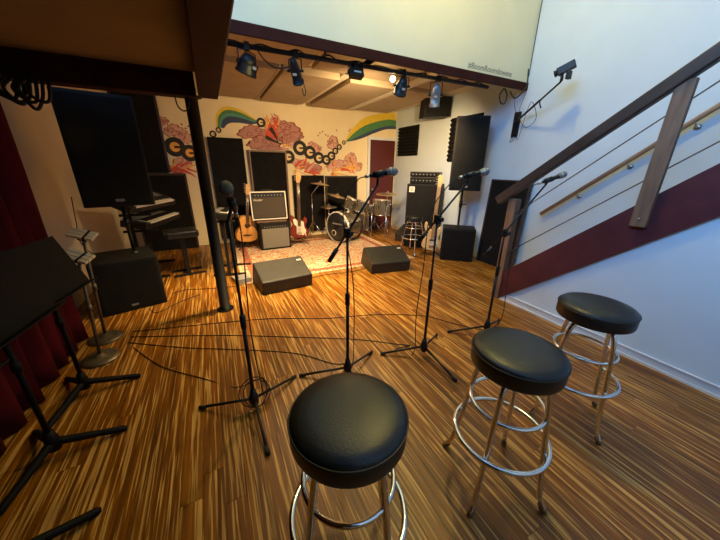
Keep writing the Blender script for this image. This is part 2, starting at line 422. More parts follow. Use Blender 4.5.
for (x, z, a, n, ln) in [(1.75, 1.42, .4, 7, .34), (2.0, 1.38, .5, 6, .3), (2.5, 1.36, .6, 9, .42), (2.8, 1.4, .5, 8, .4), (1.18, 2.15, 1.3, 8, .28), (1.25, 2.2, .9, 5, .2), (-.5, 1.4, .1, 7, .26), (1.55, 1.9, -.6, 5, .2)]:
    for i in range(n): flame(x+rn.uniform(-.16, .16), z+rn.uniform(-.05, .08), a+rn.uniform(-.7, .7), ln*rn.uniform(.6, 1.1), .05*rn.uniform(.6, 1.3), rn.choice(['red', 'red', 'pink', 'orange']), rn.uniform(-1, 1.2))
for (x, z) in [(1.30, 2.44), (1.30, 2.38), (1.33, 2.42), (2.22, 2.17), (2.28, 2.2), (2.35, 2.14), (2.4, 2.12), (2.18, 2.12), (2.9, 2.25), (2.93, 2.28), (2.6, 2.24), (-.36, 2.12), (-.3, 2.16), (-.25, 2.1), (-.2, 2.14)]:
    paint('mural_dot', ellip(x, z, .016, .016, 10), MP['line'], nd())
# red bird-like burst
paint('mural_burst', blob(1.22, 2.12, .13, .13, 77, 7), MP['red'], nd())
flame(1.1, 2.04, -.5, .36, .07, 'black', .3); flame(1.2, 2.2, -.9, .3, .08, 'black', -.4)
# rainbow bands
def band(pts_out, pts_in, cols):
    o = curve2(pts_out); i = curve2(pts_in); n = len(cols)
    for k, c in enumerate(cols):
        A = [(a[0]+(b_[0]-a[0])*k/n, a[1]+(b_[1]-a[1])*k/n) for a, b_ in zip(o, i)]
        B = [(a[0]+(b_[0]-a[0])*(k+1)/n, a[1]+(b_[1]-a[1])*(k+1)/n) for a, b_ in zip(o, i)]
        strip('mural_rainbow', A, B, c)
band([(.24, 2.16), (.28, 2.38), (.45, 2.50), (.68, 2.47), (.86, 2.38), (1.01, 2.285)], [(.37, 2.14), (.42, 2.2), (.50, 2.24), (.66, 2.25), (.84, 2.24), (1.01, 2.27)], ['yellow', 'green', 'teal', 'navy', 'navy'])
band([(2.80, 2.04), (2.98, 2.3), (3.25, 2.52), (3.62, 2.64), (3.98, 2.69), (4.12, 2.66)], [(2.84, 2.03), (3.06, 2.07), (3.28, 2.14), (3.56, 2.25), (3.85, 2.34), (4.12, 2.36)], ['yellow', 'yellow', 'green', 'green', 'navy'])
# chain of records
def record(x, z, r):
    paint('mural_record', ellip(x, z, r, r), MP['black'], nd())
    paint('mural_record_label', ellip(x, z, r*.5, r*.5), MP['orange' if x < 0 else 'cream'], nd())
    paint('mural_record_bar', [(x-r*.08, z-r*.12), (x+r*.75, z-r*.12), (x+r*.75, z+r*.12), (x-r*.08, z+r*.12)], MP['black'], nd())
for q in [(2.77, 2.01, .045), (2.662, 1.914, .06), (2.565, 1.829, .072), (2.469, 1.724, .095), (2.349, 1.64, .105), (2.178, 1.676, .122), (1.982, 1.78, .133), (1.771, 1.86, .145), (1.035, 2.283, .085),
          (-.463, 1.792, .16), (-.25, 1.70, .14), (.171, 2.034, .06), (.272, 2.106, .05), (1.52, 1.68, .13)]: record(*q)

# lettering on the wall above the stage
tx = bpy.data.curves.new('lettering', 'FONT'); tx.body = '#BoomRoomdowens'; tx.size = .092; tx.extrude = .0008; tx.shear = .12
to = bpy.data.objects.new('lettering', tx); C.objects.link(to)
bpy.context.view_layer.update()
dg = bpy.context.evaluated_depsgraph_get(); me = bpy.data.meshes.new_from_object(to.evaluated_get(dg))
bpy.data.objects.remove(to)
lt = bpy.data.objects.new('lettering', me); C.objects.link(lt); me.materials.clear(); me.materials.append(m_blades)
lt.parent = bpy.data.objects['wall_upper']; lt.location = (3.0, YS-.022, 2.66); lt.rotation_euler = (R(90), 0, 0)

# ================================================================ STAIRS
st = thing('staircase', 'maroon-sided staircase with wooden posts and wire railing', 'staircase', (XS, 2.12, 0))
def sy(y): return y-2.12
b = MB(); b.prism([(0, 0), (0, .31), (sy(-2.0), 3.957), (sy(-2.0), .05+SL*4.12), (sy(2.08), .0)], -.03, .05, 'x'); b.build('stringer', m_string, st)
b = MB(); b.prism([(.02, .0), (.02, .32), (sy(-2.0), .345+SL*4.12), (sy(-2.0), .05+SL*4.12)], 1.07, 1.12, 'x'); b.build('stringer', m_string, st)
for i in range(18):
    zt = .19*(i+1); y0 = -.06-.2317*i
    MB().box(.05, 1.07, y0-.26, y0, zt-.04, zt).build('tread', m_wood, st)
# newel post, second post
b = MB(); b.box(-.045, .045, -.05, .045, 0.0, 1.19, bev=.005); b.build('newel_post', m_wood, st)
for yy, z0, z1 in ((-1.12, 1.09, 2.08), (-2.36, 2.1, 3.0)):
    pz = MB(); pz.box(-.075, -.031, yy-.05, yy+.05, z0, z1, bev=.004); pz.build('post', m_wood, st)
    MB().lathe([(0, 0), (.011, 0), (.009, .006), (0, .008)], 12, frame((-.075, yy, z0+.06), (-1, 0, 0))).build('bolt', m_steel, st)
# hand rail: dark flattened bar on the posts
yA, zA = .15, 1.165; sR = .755
def rz_(y): return zA+sR*(yA-y)
b = MB(); mx = Matrix.Translation((-.05, yA, zA)) @ Matrix.Rotation(-math.atan(sR), 4, 'X')
Lr = 5.2
b.box(-.045, .03, -Lr, .02, -.045, .05, mx, bev=.012); b.build('handrail', m_rail, st)
# wires
for z1 in (.557, 1.0):
    y1 = -.01
    MB().tube([(-.03, y1, z1), (-.03, -4.1, z1+.832*(4.09))], .005, 6).build('wire', m_wire, st)
# wall handrail with brackets
wr = thing('wall_handrail', 'slim pale wooden handrail on brackets along the stair wall', 'handrail', (XR-.07, 2.44, .92))
b = MB(); b.tube([(0, 0, 0), (0, -4.2, 4.2*.85)], .024, 12); b.build('rail', m_railw, wr)
for yy in (-.39, -.81, -1.22, -1.9, -2.6, -3.3):
    MB().tube([(.0, yy, -yy*.85-.02), (.0, yy, -yy*.85-.05), (.03, yy, -yy*.85-.065), (.07, yy, -yy*.85-.065)], .008, 8).build('bracket', m_steel, wr)
    MB().lathe([(0, 0), (.028, 0), (.024, .01), (0, .012)], 14, frame((.07, yy, -yy*.85-.065), (-1, 0, 0))).build('bracket_plate', m_steel, wr)

# ================================================================ BAR STOOLS
def make_stool(name, label, H=.79, rs=.186):
    t = thing(name, label, 'bar stool', group='black and chrome bar stools')
    th = .095
    prof = [(0, H-th), (rs-.012, H-th), (rs-.003, H-th+.004), (rs, H-th+.012), (rs, H-.028), (rs-.003, H-.018), (rs-.012, H-.009), (rs-.035, H-.002), (rs-.07, H+.003), (.05, H+.006), (0, H+.006)]
    seat = MB().lathe(prof, 56).build('seat', m_vinyl, t)
    MB().tube(ringpts((0, 0, H-.024), rs+.0005, 56), .0028, 6, closed=True).build('piping', m_vinyl, seat)
    MB().lathe([(0, H-th-.016), (.13, H-th-.016), (.135, H-th-.01), (.135, H-th), (0, H-th)], 32).build('swivel_plate', m_chrome, t)
    for k in range(4):
        a = R(45+90*k)
        rad = lambda r, z: (r*math.cos(a), r*math.sin(a), z)
        b = MB(); b.tube(bez([rad(.07, H-th-.022), rad(.105, H-th-.024), rad(.134, H-th-.05), rad(.152, H-.22), rad(.184, .32), rad(.198, .20), rad(.210, .12), rad(.222, .065), rad(.246, .022)], 5), .0125, 10)
        b.build('leg', m_chrome, t)
        b = MB(); b.lathe([(0, 0), (.0135, 0), (.0145, .008), (.0135, .045), (0, .047)], 12, frame(rad(.250, .0), Vector(rad(-.55, 1)))); b.build('foot_cap', m_gold, t)
    MB().tube(ringpts((0, 0, .31), .206, 60), .0115, 10, closed=True).build('foot_ring', m_chrome, t)
    MB().tube(ringpts((0, 0, .495), .156, 48), .0095, 10, closed=True).build('upper_ring', m_chrome, t)
    return t
s0 = make_stool('bar_stool', 'black vinyl bar stool nearest the camera, in the bottom centre')
s0.location = (.288, .632, 0); s0.rotation_euler = (0, 0, R(-24))
dup(s0, (1.078, .61, 0), R(-24), 'middle black bar stool, right of the nearest one, on chrome legs')
dup(s0, (1.875, .69, 0), R(28), 'black bar stool beside the pale stair wall, furthest right')

# ================================================================ MICROPHONE STANDS
def mic_obj(tail, head, label, foam=False):
    tail, head = Vector(tail), Vector(head); d = (head-tail); L = d.length; mtx = frame(tail, d)
    t = thing('microphone', label, 'microphone', (0, 0, 0), 0, 'vocal microphones')
    t.location = tail
    mtx = frame((0, 0, 0), d)
    MB().lathe([(0, 0), (.0105, 0), (.0115, .004), (.0125, .02), (.0165, L-.055), (.0185, L-.045), (.021, L-.04), (0, L-.038)], 18, mtx).build('body', m_blackm, t)
    MB().lathe([(0, -.03), (.0095, -.03), (.0095, 0), (0, 0)], 14, mtx).build('plug', m_steel, t)
    c = L-.028
    h = MB(); pr = [(.019, L-.046), (.0235, L-.038), (.026, L-.022), (.0262, L-.012), (.024, L), (.018, L+.012), (.009, L+.018), (0, L+.0195)]
    h.lathe(pr, 22, mtx); h.build('grille', m_mesh, t)
    if foam: MB().ball((0, 0, L-.008), .033, 18, (1, 1, 1.12), mtx).build('windscreen', m_windf, t)
    else: MB().lathe([(.0255, L-.026), (.0272, L-.025), (.0272, L-.019), (.0255, L-.018)], 22, mtx).build('band', m_steel, t)
    return t
def mic_stand(loc, label, pole_h, boom, azs, clip):
    t = thing('microphone_stand', label, 'microphone stand', (loc[0], loc[1], 0), 0, 'black tripod microphone stands')
    hz = .095
    h = MB().lathe([(0, hz-.05), (.02, hz-.05), (.024, hz-.04), (.03, hz-.02), (.03, hz+.02), (.022, hz+.035), (.017, hz+.07), (0, hz+.07)], 16).build('hub', m_blackm, t)
    for a in azs:
        a = R(a); c, s_ = math.cos(a), math.sin(a)
        lg = MB().tube([(.02*c, .02*s_, hz-.005), (.345*c, .345*s_, .016)], .009, 8).build('leg', m_blackm, t)
        MB().tube([(.32*c, .32*s_, .019), (.365*c, .365*s_, .013)], [.012, .0125], 8).build('rubber_foot', m_rubber, lg)
    MB().tube([(0, 0, hz), (0, 0, .66)], .0115, 12).build('lower_pole', m_blackm, t)
    MB().tube([(0, 0, .6), (0, 0, .62), (0, 0, .69), (0, 0, .70)], [.0125, .017, .017, .012], 14).build('height_clutch', m_blackm, t)
    MB().tube([(0, 0, .66), (0, 0, pole_h)], .008, 12).build('upper_pole', m_blackm, t)
    if boom:
        A, B = Vector(boom[0]), Vector(boom[1]); m = Vector((0, 0, pole_h))
        d = (B-A).normalized()
        MB().tube([A, B], .0072, 10).build('boom', m_blackm, t)
        MB().tube([A-d*.05, A+d*.05], .0145, 12).build('counterweight', m_blackm, t)
        MB().box(-.02, .02, -.02, .02, -.035, .03, Matrix.Translation(m), bev=.006).build('boom_clamp', m_blackm, t)
        MB().tube([m+Vector((.01, -.045, 0)), m+Vector((0, -.01, 0))], [.016, .012], 12).build('clamp_knob', m_blackm, t)
        tip = B
    else: tip = Vector((0, 0, pole_h))
    # clip: short neck plus ring holding the microphone
    ca, cb = Vector(clip[0])-Vector((loc[0], loc[1], 0)), Vector(clip[1])
    MB().tube([tip, tip+(ca-tip)*.6, ca], .009, 8).build('clip_neck', m_blackm, t)
    q = frame(ca, cb)
    MB().lathe([(.0165, -.03), (.0195, -.03), (.0215, .03), (.018, .03), (.0165, -.03)], 16, q).build('clip', m_blackm, t)
    return t
SP = [(.055, 1.585), (.722, 1.6), (1.41, 1.565), (2.165, 1.565)]
AZ = (31, 153, -87)
def W(i, p): return (SP[i][0]+p[0], SP[i][1]+p[1], p[2])
mics = [
 (W(0, (.040, .030, 1.275)), W(0, (.008, -.045, 1.405))),
 (W(1, (.12, -.055, 1.453)), W(1, (.25, -.12, 1.481))),
 (W(2, (.132, -.062, 1.448)), W(2, (.270, -.132, 1.484))),
 (W(3, (.205, -.096, 1.405)), W(3, (.347, -.169, 1.468)))]
ml = ['grey-headed microphone on the stand nearest the black column', 'microphone pointing right in front of the dark red door', 'blue-lit microphone in front of the right loudspeaker', 'microphone hanging over the wooden stair handrail']
sl = ['straight black microphone stand with coiled cable, nearest the column', 'boom microphone stand directly behind the nearest bar stool', 'boom microphone stand in front of the cream bass guitar', 'boom microphone stand beside the stair newel post']
bm = [None, ((-.083, .042, .965), (.160, -.080, 1.405)), ((-.085, .043, 1.03), (.155, -.078, 1.405)), ((-.10, .05, .83), (.23, -.112, 1.385))]
ph = [1.24, 1.115, 1.16, .995]
for i in range(4):
    tl, hd = Vector(mics[i][0]), Vector(mics[i][1])
    mic_obj(tl, hd, ml[i], i == 0)
    d = (hd-tl).normalized()
    mic_stand(SP[i], sl[i], ph[i], bm[i], AZ if i != 3 else (150, 20, -100), (tl+d*.05, d))

def cable(pts, label, r=.0036, n=8, group='black cables'):
    o = MB().tube(bez(pts, n), r, 6).build('cable', m_cable); tag(o, label, 'cable', group); return o
F = .005
def hang(i, back):
    t, h = Vector(mics[i][0]), Vector(mics[i][1]); d = (h-t).normalized(); s = t-d*.03
    return [s, s-d*.05+Vector((0, 0, -.02))]
bx_, by_ = SP[0]
coil = [(bx_+.015+.085*math.cos(a*.7)*(1+.18*math.sin(a*.31)), by_+.045+.05*math.sin(a*.7)+.012*math.sin(a*.45), .095+.075*math.sin(a*.7)*(1+.08*math.cos(a*.37))) for a in [i*.45 for i in range(44)]]
cable(hang(0, 0)+[(bx_+.05, by_+.02, 1.0), (bx_+.035, by_+.02, .6), (bx_+.05, by_+.03, .25), (bx_+.07, by_+.06, .03)]+coil+[(bx_-.1, 1.85, F), (-.25, 2.05, F), (-.55, 2.35, F), (-.8, 2.75, F)], 'cable coiled around the base of the mic stand by the column', n=4)
bx_, by_ = SP[1]
cable(hang(1, 0)+[(bx_-.03, by_, 1.25), (bx_+.03, by_-.02, .8), (bx_+.05, by_, .35), (bx_+.05, by_+.05, .02), (bx_-.07, by_+.12, F), (bx_-.1, by_+.02, F), (bx_+.06, by_+.13, F), (bx_-.05, by_+.2, F), (.45, 2.05, F), (.05, 2.3, F), (-.4, 2.55, F), (-.85, 2.85, F)], 'cable from the mic stand behind the nearest stool', n=6)
bx_, by_ = SP[2]
cable(hang(2, 0)+[(bx_-.05, by_+.02, 1.2), (bx_-.06, by_+.03, .8), (bx_-.08, by_+.04, .4), (bx_-.06, by_+.05, .03), (bx_-.18, by_+.06, F), (bx_-.17, by_+.17, F), (bx_-.02, by_+.16, F), (bx_-.1, by_+.22, F), (1.0, 2.02, F), (.5, 2.3, F), (-.1, 2.62, F), (-.85, 2.95, F)], 'cable from the mic stand in front of the bass guitar', n=6)
bx_, by_ = SP[3]
cable(hang(3, 0)+[(bx_+.13, by_-.03, 1.1), (bx_+.11, by_-.03, .6), (bx_+.12, by_-.05, .2), (bx_+.05, by_+.02, .03), (bx_-.12, by_+.25, F), (1.85, 2.1, F), (1.4, 2.35, F), (.9, 2.5, F), (.35, 2.75, F), (-.2, 2.9, F), (-.85, 3.05, F)], 'cable from the mic stand by the stairs', n=6)
cable([(-.62, 3.9, F), (-.45, 3.95, F), (-.3, 3.9, F), (-.1, 3.85, F), (.2, 3.82, F), (.6, 4.0, F)], 'thin cable passing behind the column', .003)
cable([(1.1, 3.68, F), (1.35, 3.72, F), (1.7, 3.68, F), (1.98, 3.72, F)], 'cable linking the two floor monitors', .004)
cable([(-.8, 3.55, F), (-.7, 3.4, F), (-.5, 3.6, F), (-.3, 3.72, F)], 'cable beside the left subwoofer', .003)

# ================================================================ FLOOR MONITORS
def wedge(name, label, pts, group='stage floor monitors'):
    # pts: (front-left bottom xy, front-right bottom xy) ; built along that edge
    A, B = Vector(pts[0]), Vector(pts[1]); w = (B-A).length; rz = math.atan2(B.y-A.y, B.x-A.x)
    t = thing(name, label, 'monitor', (A.x, A.y, 0), rz, group)
    prof = [(0.0, .0), (-.02, .165), (.0, .178), (.36, .315), (.40, .31), (.52, .06), (.50, 0)]
    MB().prism(prof, 0, w, 'x').build('cabinet', m_wedge, t, bevel=.012)
    # grille on the far sloped face
    q = Matrix.Translation((0, .405, .3)) @ Matrix.Rotation(-math.atan2(.25, .12), 4, 'X')
    MB().box(.04, w-.04, .0, .27, .0, .008, q).build('grille', m_grille, t)
    n = Vector((0, -.137, .36)).normalized()
    q = frame((w-.075, .285, .2875), n)
    MB().box(-.03, .03, -.012, .012, 0, .002, Matrix.Translation((w-.065, .29, .2895)) @ Matrix.Rotation(math.atan2(.137, .36), 4, 'X')).build('badge', m_pale, t)
    MB().box(w-.012, w+.003, .1, .22, .12, .15).build('handle', m_grille, t)
    return t
wedge('floor_monitor', 'black wedge floor monitor in front of the guitar amplifiers', ((.385, 3.37), (1.035, 3.44)))
wedge('floor_monitor', 'black wedge floor monitor in front of the drum kit', ((1.95, 3.46), (2.57, 3.36)))

# ================================================================ RUG
rg = MB().box(.25, 3.0, 3.84, 5.95, 0.001, .009, bev=.003).build('rug', M_RUG); tag(rg, 'worn red and cream patterned rug under the drum kit', 'rug')
fr = MB()
for i in range(105):
    y = 3.85+i*.02; fr.box(.21, .25, y, y+.008, .001, .005); fr.box(3.0, 3.04, y, y+.008, .001, .005)
o = fr.build('fringe', m_creamp, rg); o['kind'] = 'stuff'
bd = MB(); [bd.box(*q, .009, .0098) for q in ((.33, 2.92, 3.92, 4.02), (.33, 2.92, 5.77, 5.87), (.33, .43, 4.02, 5.77), (2.82, 2.92, 4.02, 5.77))]
bd.build('border', mat('rug_border', (.34, .1, .05), .95, var=.5, scale=40), rg)

# ================================================================ GUITAR AMPS
def combo(name, label, loc, rz, w, h, d, tilt, body, cloth, edge, panel_top=True, logo=False, legs=False):
    t = thing(name, label, 'amplifier', loc, rz)
    q = Matrix.Rotation(tilt, 4, 'X')
    MB().box(-w/2, w/2, 0, d, 0, h, q, bev=.012).build('cabinet', body, t)
    MB().box(-w/2+.035, w/2-.035, -.006, .01, .035, h-(.10 if panel_top else .035), q).build('grille_cloth', cloth, t)
    # piping frame around the front
    if edge:
        e = MB(); k = .02
        e.box(-w/2, w/2, -.012, .01, h-k, h, q); e.box(-w/2, w/2, -.012, .01, 0, k, q); e.box(-w/2, -w/2+k, -.012, .01, k, h-k, q); e.box(w/2-k, w/2, -.012, .01, k, h-k, q)
        e.build('edge_frame', edge, t)
    p = MB().box(-w/2+.03, w/2-.03, -.01, .01, h-.095, h-.04, q).build('control_panel', m_blackm, t)
    for i in range(9):
        MB().lathe([(0, 0), (.011, 0), (.009, .014), (0, .014)], 10, q @ frame((-w/2+.09+i*(w-.18)/8, -.01, h-.068), (0, -1, 0))).build('knob', m_grey, p)
    if edge: MB().tube([q @ Vector((-.12, d/2, h)), q @ Vector((-.1, d/2, h+.025)), q @ Vector((.1, d/2, h+.025)), q @ Vector((.12, d/2, h))], .009, 8).build('handle', m_blackm, t)
    if logo:
        tc_ = bpy.data.curves.new('logo', 'FONT'); tc_.body = 'Fender'; tc_.size = .055; tc_.extrude = .001; tc_.shear = .3
        o_ = bpy.data.objects.new('logo', tc_); C.objects.link(o_); bpy.context.view_layer.update()
        m_ = bpy.data.meshes.new_from_object(o_.evaluated_get(bpy.context.evaluated_depsgraph_get())); bpy.data.objects.remove(o_)
        m_.materials.clear(); m_.materials.append(m_pale); o_ = bpy.data.objects.new('logo', m_); C.objects.link(o_); o_.parent = t
        o_.location = q @ Vector((-w/2+.05, -.008, h-.165)); o_.rotation_euler = (R(90)+tilt, 0, R(0))
    return t
combo('guitar_amplifier', 'combo amplifier with pale edge frame stacked on the grey one', (.90, 5.44, .572), 0, .63, .50, .25, R(-5), m_tolex, m_greyc2, m_pale, logo=True)
low = combo('guitar_amplifier', 'black combo amplifier with grey grille standing on the rug', (.965, 5.40, .010), R(2), .56, .50, .28, R(-1), m_tolex, m_greyc, None)
# little riser between
tag(MB().box(.66, 1.2, 5.46, 5.68, .513, .548, bev=.004).build('wooden_riser', m_wood), 'thin board between the two stacked amplifiers', 'board')

# ================================================================ GUITARS
def body_outline(kind):
    if kind == 'strat':
        pts = [(-.07, 0), (-.155, .05), (-.17, .13), (-.12, .22), (-.118, .28), (-.15, .36), (-.135, .43), (-.095, .41), (-.06, .36), (0, .335), (.06, .34), (.085, .39), (.12, .385), (.135, .33), (.11, .26), (.115, .2), (.165, .12), (.15, .04), (.07, 0)]
    elif kind == 'bass':
        pts = [(-.08, 0), (-.165, .06), (-.16, .15), (-.115, .25), (-.12, .33), (-.155, .44), (-.135, .52), (-.095, .48), (-.06, .40), (0, .375), (.06, .385), (.095, .43), (.13, .42), (.13, .35), (.105, .27), (.115, .2), (.165, .11), (.14, .02), (.06, -.01)]
    else:
        pts = [(-.09, 0), (-.175, .05), (-.195, .14), (-.165, .22), (-.125, .28), (-.135, .35), (-.145, .41), (-.10, .475), (0, .49), (.10, .475), (.145, .41), (.135, .35), (.125, .28), (.165, .22), (.195, .14), (.175, .05), (.09, 0)]
    return [(p.x, p.y) for p in bez([(a, b_, 0) for a, b_ in pts+[pts[0]]], 4)][:-1]
def guitar(name, label, cat, loc, rz, lean, kind, body_m, neck_len, guard, thick=.044, head_m=None, roll=0):
    t = thing(name, label, cat, loc, rz)
    q = Matrix.Rotation(-lean, 4, 'X') @ Matrix.Rotation(roll, 4, 'Y')
    ol = body_outline(kind); top = max(p[1] for p in ol)
    bd = MB(); bd.prism(ol, 0, thick, 'y', q); bd.build('body', body_m, t, bevel=.008)
    j = .33 if kind != 'acoustic' else .47
    nz = j+neck_len
    fb = MB().box(-.027, .027, -.012, .014, j-.09, nz, q); fb.build('neck', m_maple if kind == 'bass' else m_rosew, t)
    n0 = [ (-.026, nz), (.026, nz), (.034, nz+.03), (.05, nz+.08), (.045, nz+.15), (.01, nz+.185), (-.03, nz+.175), (-.03, nz+.06)]
    hd = MB(); hd.prism(n0, -.006, .010, 'y', q); ho = hd.build('headstock', head_m or m_maple, t)
    for k in range(4 if kind == 'bass' else 6):
        zz = nz+.04+k*(.028 if kind != 'bass' else .038)
        MB().tube([q @ Vector((-.028, .002, zz)), q @ Vector((-.062, .002, zz))], [.004, .009], 8).build('tuner', m_chrome, ho)
    if kind == 'acoustic':
        h = MB(); h.lathe([(0, 0), (.05, 0), (.05, .002), (0, .002)], 24, q @ frame((0, -.001, .32), (0, -1, 0))); h.build('sound_hole', m_rosew, t)
        MB().box(-.075, .075, -.008, 0, .12, .145, q).build('bridge', m_rosew, t)
    else:
        g = MB(); g.prism(guard, -.003, -.0005, 'y', q); g.build('pickguard', m_guard, t)
        for k, zz in enumerate((.12, .18, .24) if kind == 'strat' else (.2,)): MB().box(-.042, .042, -.009, -.002, zz-.012, zz+.012, q, bev=.003).build('pickup', m_pale if kind == 'strat' else m_blackm, t)
        MB().box(-.04, .04, -.012, 0, .06, .1, q).build('bridge', m_chrome, t)
        for k in range(3): MB().lathe([(0, 0), (.012, 0), (.010, .012), (0, .012)], 10, q @ frame((.085+.012*k, -.003, .12-.032*k), (0, -1, 0))).build('knob', m_guard if kind == 'strat' else m_chrome, t)
    ns = 4 if kind == 'bass' else 6
    for k in range(ns):
        xx = -.018+.036*k/(ns-1); MB().tube([q @ Vector((xx*1.3, -.014, .085)), q @ Vector((xx, -.014, nz))], .0009, 4).build('string', m_steel, t)
    return t
def gstand(label, loc, rz, h=.42):
    t = thing('guitar_stand', label, 'guitar stand', loc, rz)
    MB().tube([(0, .10, .10), (0, .17, h+.28)], .010, 8).build('upright', m_blackm, t)
    for a in (R(-145), R(-35), R(90)):
        c, s_ = math.cos(a), math.sin(a)
        MB().tube([(0, .10, .14), (.22*c, .10+.22*s_, .012)], .008, 8).build('leg', m_blackm, t)
    for sx in (-1, 1): MB().tube([(0, .1, .13), (sx*.1, .06, .13), (sx*.1, -.02, .135), (sx*.1, -.03, .16)], .008, 8).build('cradle_arm', m_blackm, t)
    MB().tube([(-.06, .1, h+.24), (-.055, .155, h+.28), (.055, .155, h+.28), (.06, .1, h+.24)], .008, 8).build('neck_yoke', m_blackm, t)
    return t
strat_guard = [(-.05, .09), (.06, .05), (.105, .09), (.115, .14), (.085, .21), (.075, .31), (.03, .335), (-.03, .335), (-.07, .38), (-.105, .36), (-.09, .28), (-.045, .22)]
guitar('electric_guitar', 'dark red electric guitar with cream pickguard on a stand', 'guitar', (1.44, 5.50, .16), R(-8), R(-12), 'strat', m_redg, .68, strat_guard, head_m=m_maple)
bpy.data.objects['electric_guitar'].scale = (1.12, 1.12, 1.08)
gstand('black folding stand holding the red electric guitar', (1.44, 5.50, .009), R(-8))
guitar('bass_guitar', 'natural wood bass guitar with dark pickguard by the bass rig', 'guitar', (3.36, 3.82, .12), R(-38), R(-12), 'bass', m_natural, .80, [(-.03, .1), (.06, .06), (.11, .08), (.1, .16), (.07, .24), (.07, .33), (.0, .3)], head_m=m_natural, roll=R(1))
gstand('black folding stand holding the bass guitar', (3.36, 3.82, .002), R(-38))
guitar('acoustic_guitar', 'orange-topped acoustic guitar leaning behind the small keyboard', 'guitar', (.47, 5.62, .15), R(8), R(-10), 'acoustic', m_spruce, .42, [], thick=.1, roll=R(4))
gstand('black folding stand under the acoustic guitar', (.47, 5.60, .009), R(8), .3)

# ================================================================ DRUM KIT
ax = Vector((.91, .41, 0)).normalized()
kc = Vector((2.21, 5.40, .305))
kd = thing('bass_drum', 'silver bass drum with black front head and white hoop', 'drum', (kc.x, kc.y, .010))
q = frame((0, 0, .32), ax)
r = .305
MB().lathe([(r, 0.02), (r, .42)], 48, q).build('shell', m_shell, kd)
for z0, m_ in ((0.0, m_pale), (.42, m_blackm)):
    MB().lathe([(r-.006, z0-.012), (r+.010, z0-.012), (r+.012, z0+.03), (r-.006, z0+.03), (r-.006, z0-.012)], 48, q).build('hoop', m_, kd)
hd = MB().lathe([(0, -.004), (r-.01, -.004), (r-.01, 0.006), (0, .006)], 40, q).build('front_head', m_headb, kd)
MB().lathe([(0, .44), (r-.01, .44), (r-.01, .435), (0, .435)], 40, q).build('rear_head', m_headw, kd)
# maker's lettering is too small to read in the photo: a row of pale dashes
for i in range(11):
    MB().box(-.0055, .0055, -.014, .014, -.006, -.0045, q @ Matrix.Rotation(R(90), 4, 'Z') @ Matrix.Translation((0, 0, 0)) @ Matrix.Rotation(R(-90), 4, 'Z') @ Matrix.Translation((-.13+.026*i, .07, 0))).build('mark', m_silver, hd)
MB().lathe([(.05, -.006), (.062, -.006), (.062, -.001), (.05, -.001), (.05, -.006)], 24, q @ Matrix.Translation((.1, -.13, 0))).build('port_ring', m_pale, hd)
for k in range(8):
    a = R(22.5+45*k)
    MB().tube([q @ Vector(((r+.02)*math.cos(a), (r+.02)*math.sin(a), z_)) for z_ in (.0, .42)], .004, 6).build('tension_rod', m_chrome, kd)
    MB().box(-.012, .012, 0, .025, .12, .3, q @ Matrix.Rotation(a-R(90), 4, 'Z') @ Matrix.Translation((0, r, 0)), bev=.004).build('lug', m_chrome, kd)
for sx in (-1, 1):
    side = Vector((-ax.y, ax.x, 0))*sx
    p0 = Vector((0, 0, .2))+side*.27+ax*.06; p1 = side*.42+ax*-.05+Vector((0, 0, .01))
    MB().tube([p0, p1], .008, 8).build('spur', m_chrome, kd)
def tom(parent, c, axis, r, h, legs=None, headm=m_headw):
    q = frame(c, axis)
    sh = MB().lathe([(r, -h/2), (r, h/2)], 36, q).build('tom_shell' if parent.get('category') == 'drum' and legs is None else 'shell', m_shell, parent)
    for z_ in (-h/2, h/2): MB().lathe([(r-.004, z_-.012), (r+.009, z_-.012), (r+.009, z_+.012), (r-.004, z_+.012), (r-.004, z_-.012)], 36, q).build('hoop', m_chrome, sh)
    MB().lathe([(0, h/2+.002), (r-.004, h/2+.002), (r-.004, h/2-.004), (0, h/2-.004)], 30, q).build('head', headm, sh)
    MB().lathe([(0, -h/2-.002), (r-.004, -h/2-.002), (r-.004, -h/2+.004), (0, -h/2+.004)], 30, q).build('head', headm, sh)
    for k in range(6):
        a = R(60*k+15)
        MB().tube([q @ Vector(((r+.014)*math.cos(a), (r+.014)*math.sin(a), z_)) for z_ in (-h/2, h/2)], .0035, 6).build('tension_rod', m_chrome, sh)
        MB().box(-.012, .012, 0, .02, -.035, .035, q @ Matrix.Rotation(a-R(90), 4, 'Z') @ Matrix.Translation((0, r, 0)), bev=.004).build('lug', m_chrome, sh)
    return sh
tom(kd, (.44, .30, .74), (.45, -.25, 1), .15, .22)
tom(kd, (.56, .02, .71), (.35, -.1, 1), .15, .22)
MB().tube([(.28, .12, .3), (.31, .14, .62), (.36, .22, .68)], .011, 8).build('tom_mount', m_chrome, kd)
MB().tube([(.31, .14, .6), (.46, .08, .65)], .011, 8).build('tom_mount', m_chrome, kd)
ft = thing('floor_tom', 'silver floor tom on chrome legs in front of the red door', 'drum', (3.19, 5.30, .001))
tom(ft, (0, 0, .70), (0.06, 0, 1), .175, .30, legs=True)
for a in (30, 150, 270):
    c, s_ = math.cos(R(a)), math.sin(R(a)); MB().tube([(.2*c, .2*s_, .75), (.2*c, .2*s_, .2), (.22*c, .22*s_, .08), (.24*c, .24*s_, .005)], .0065, 8).build('leg', m_chrome, ft)
sn = thing('snare_drum', 'shallow snare drum on a tripod stand behind the bass drum', 'drum', (3.02, 5.78, .001))
tom(sn, (0, 0, .62), (-.06, 0, 1), .178, .13, legs=True)
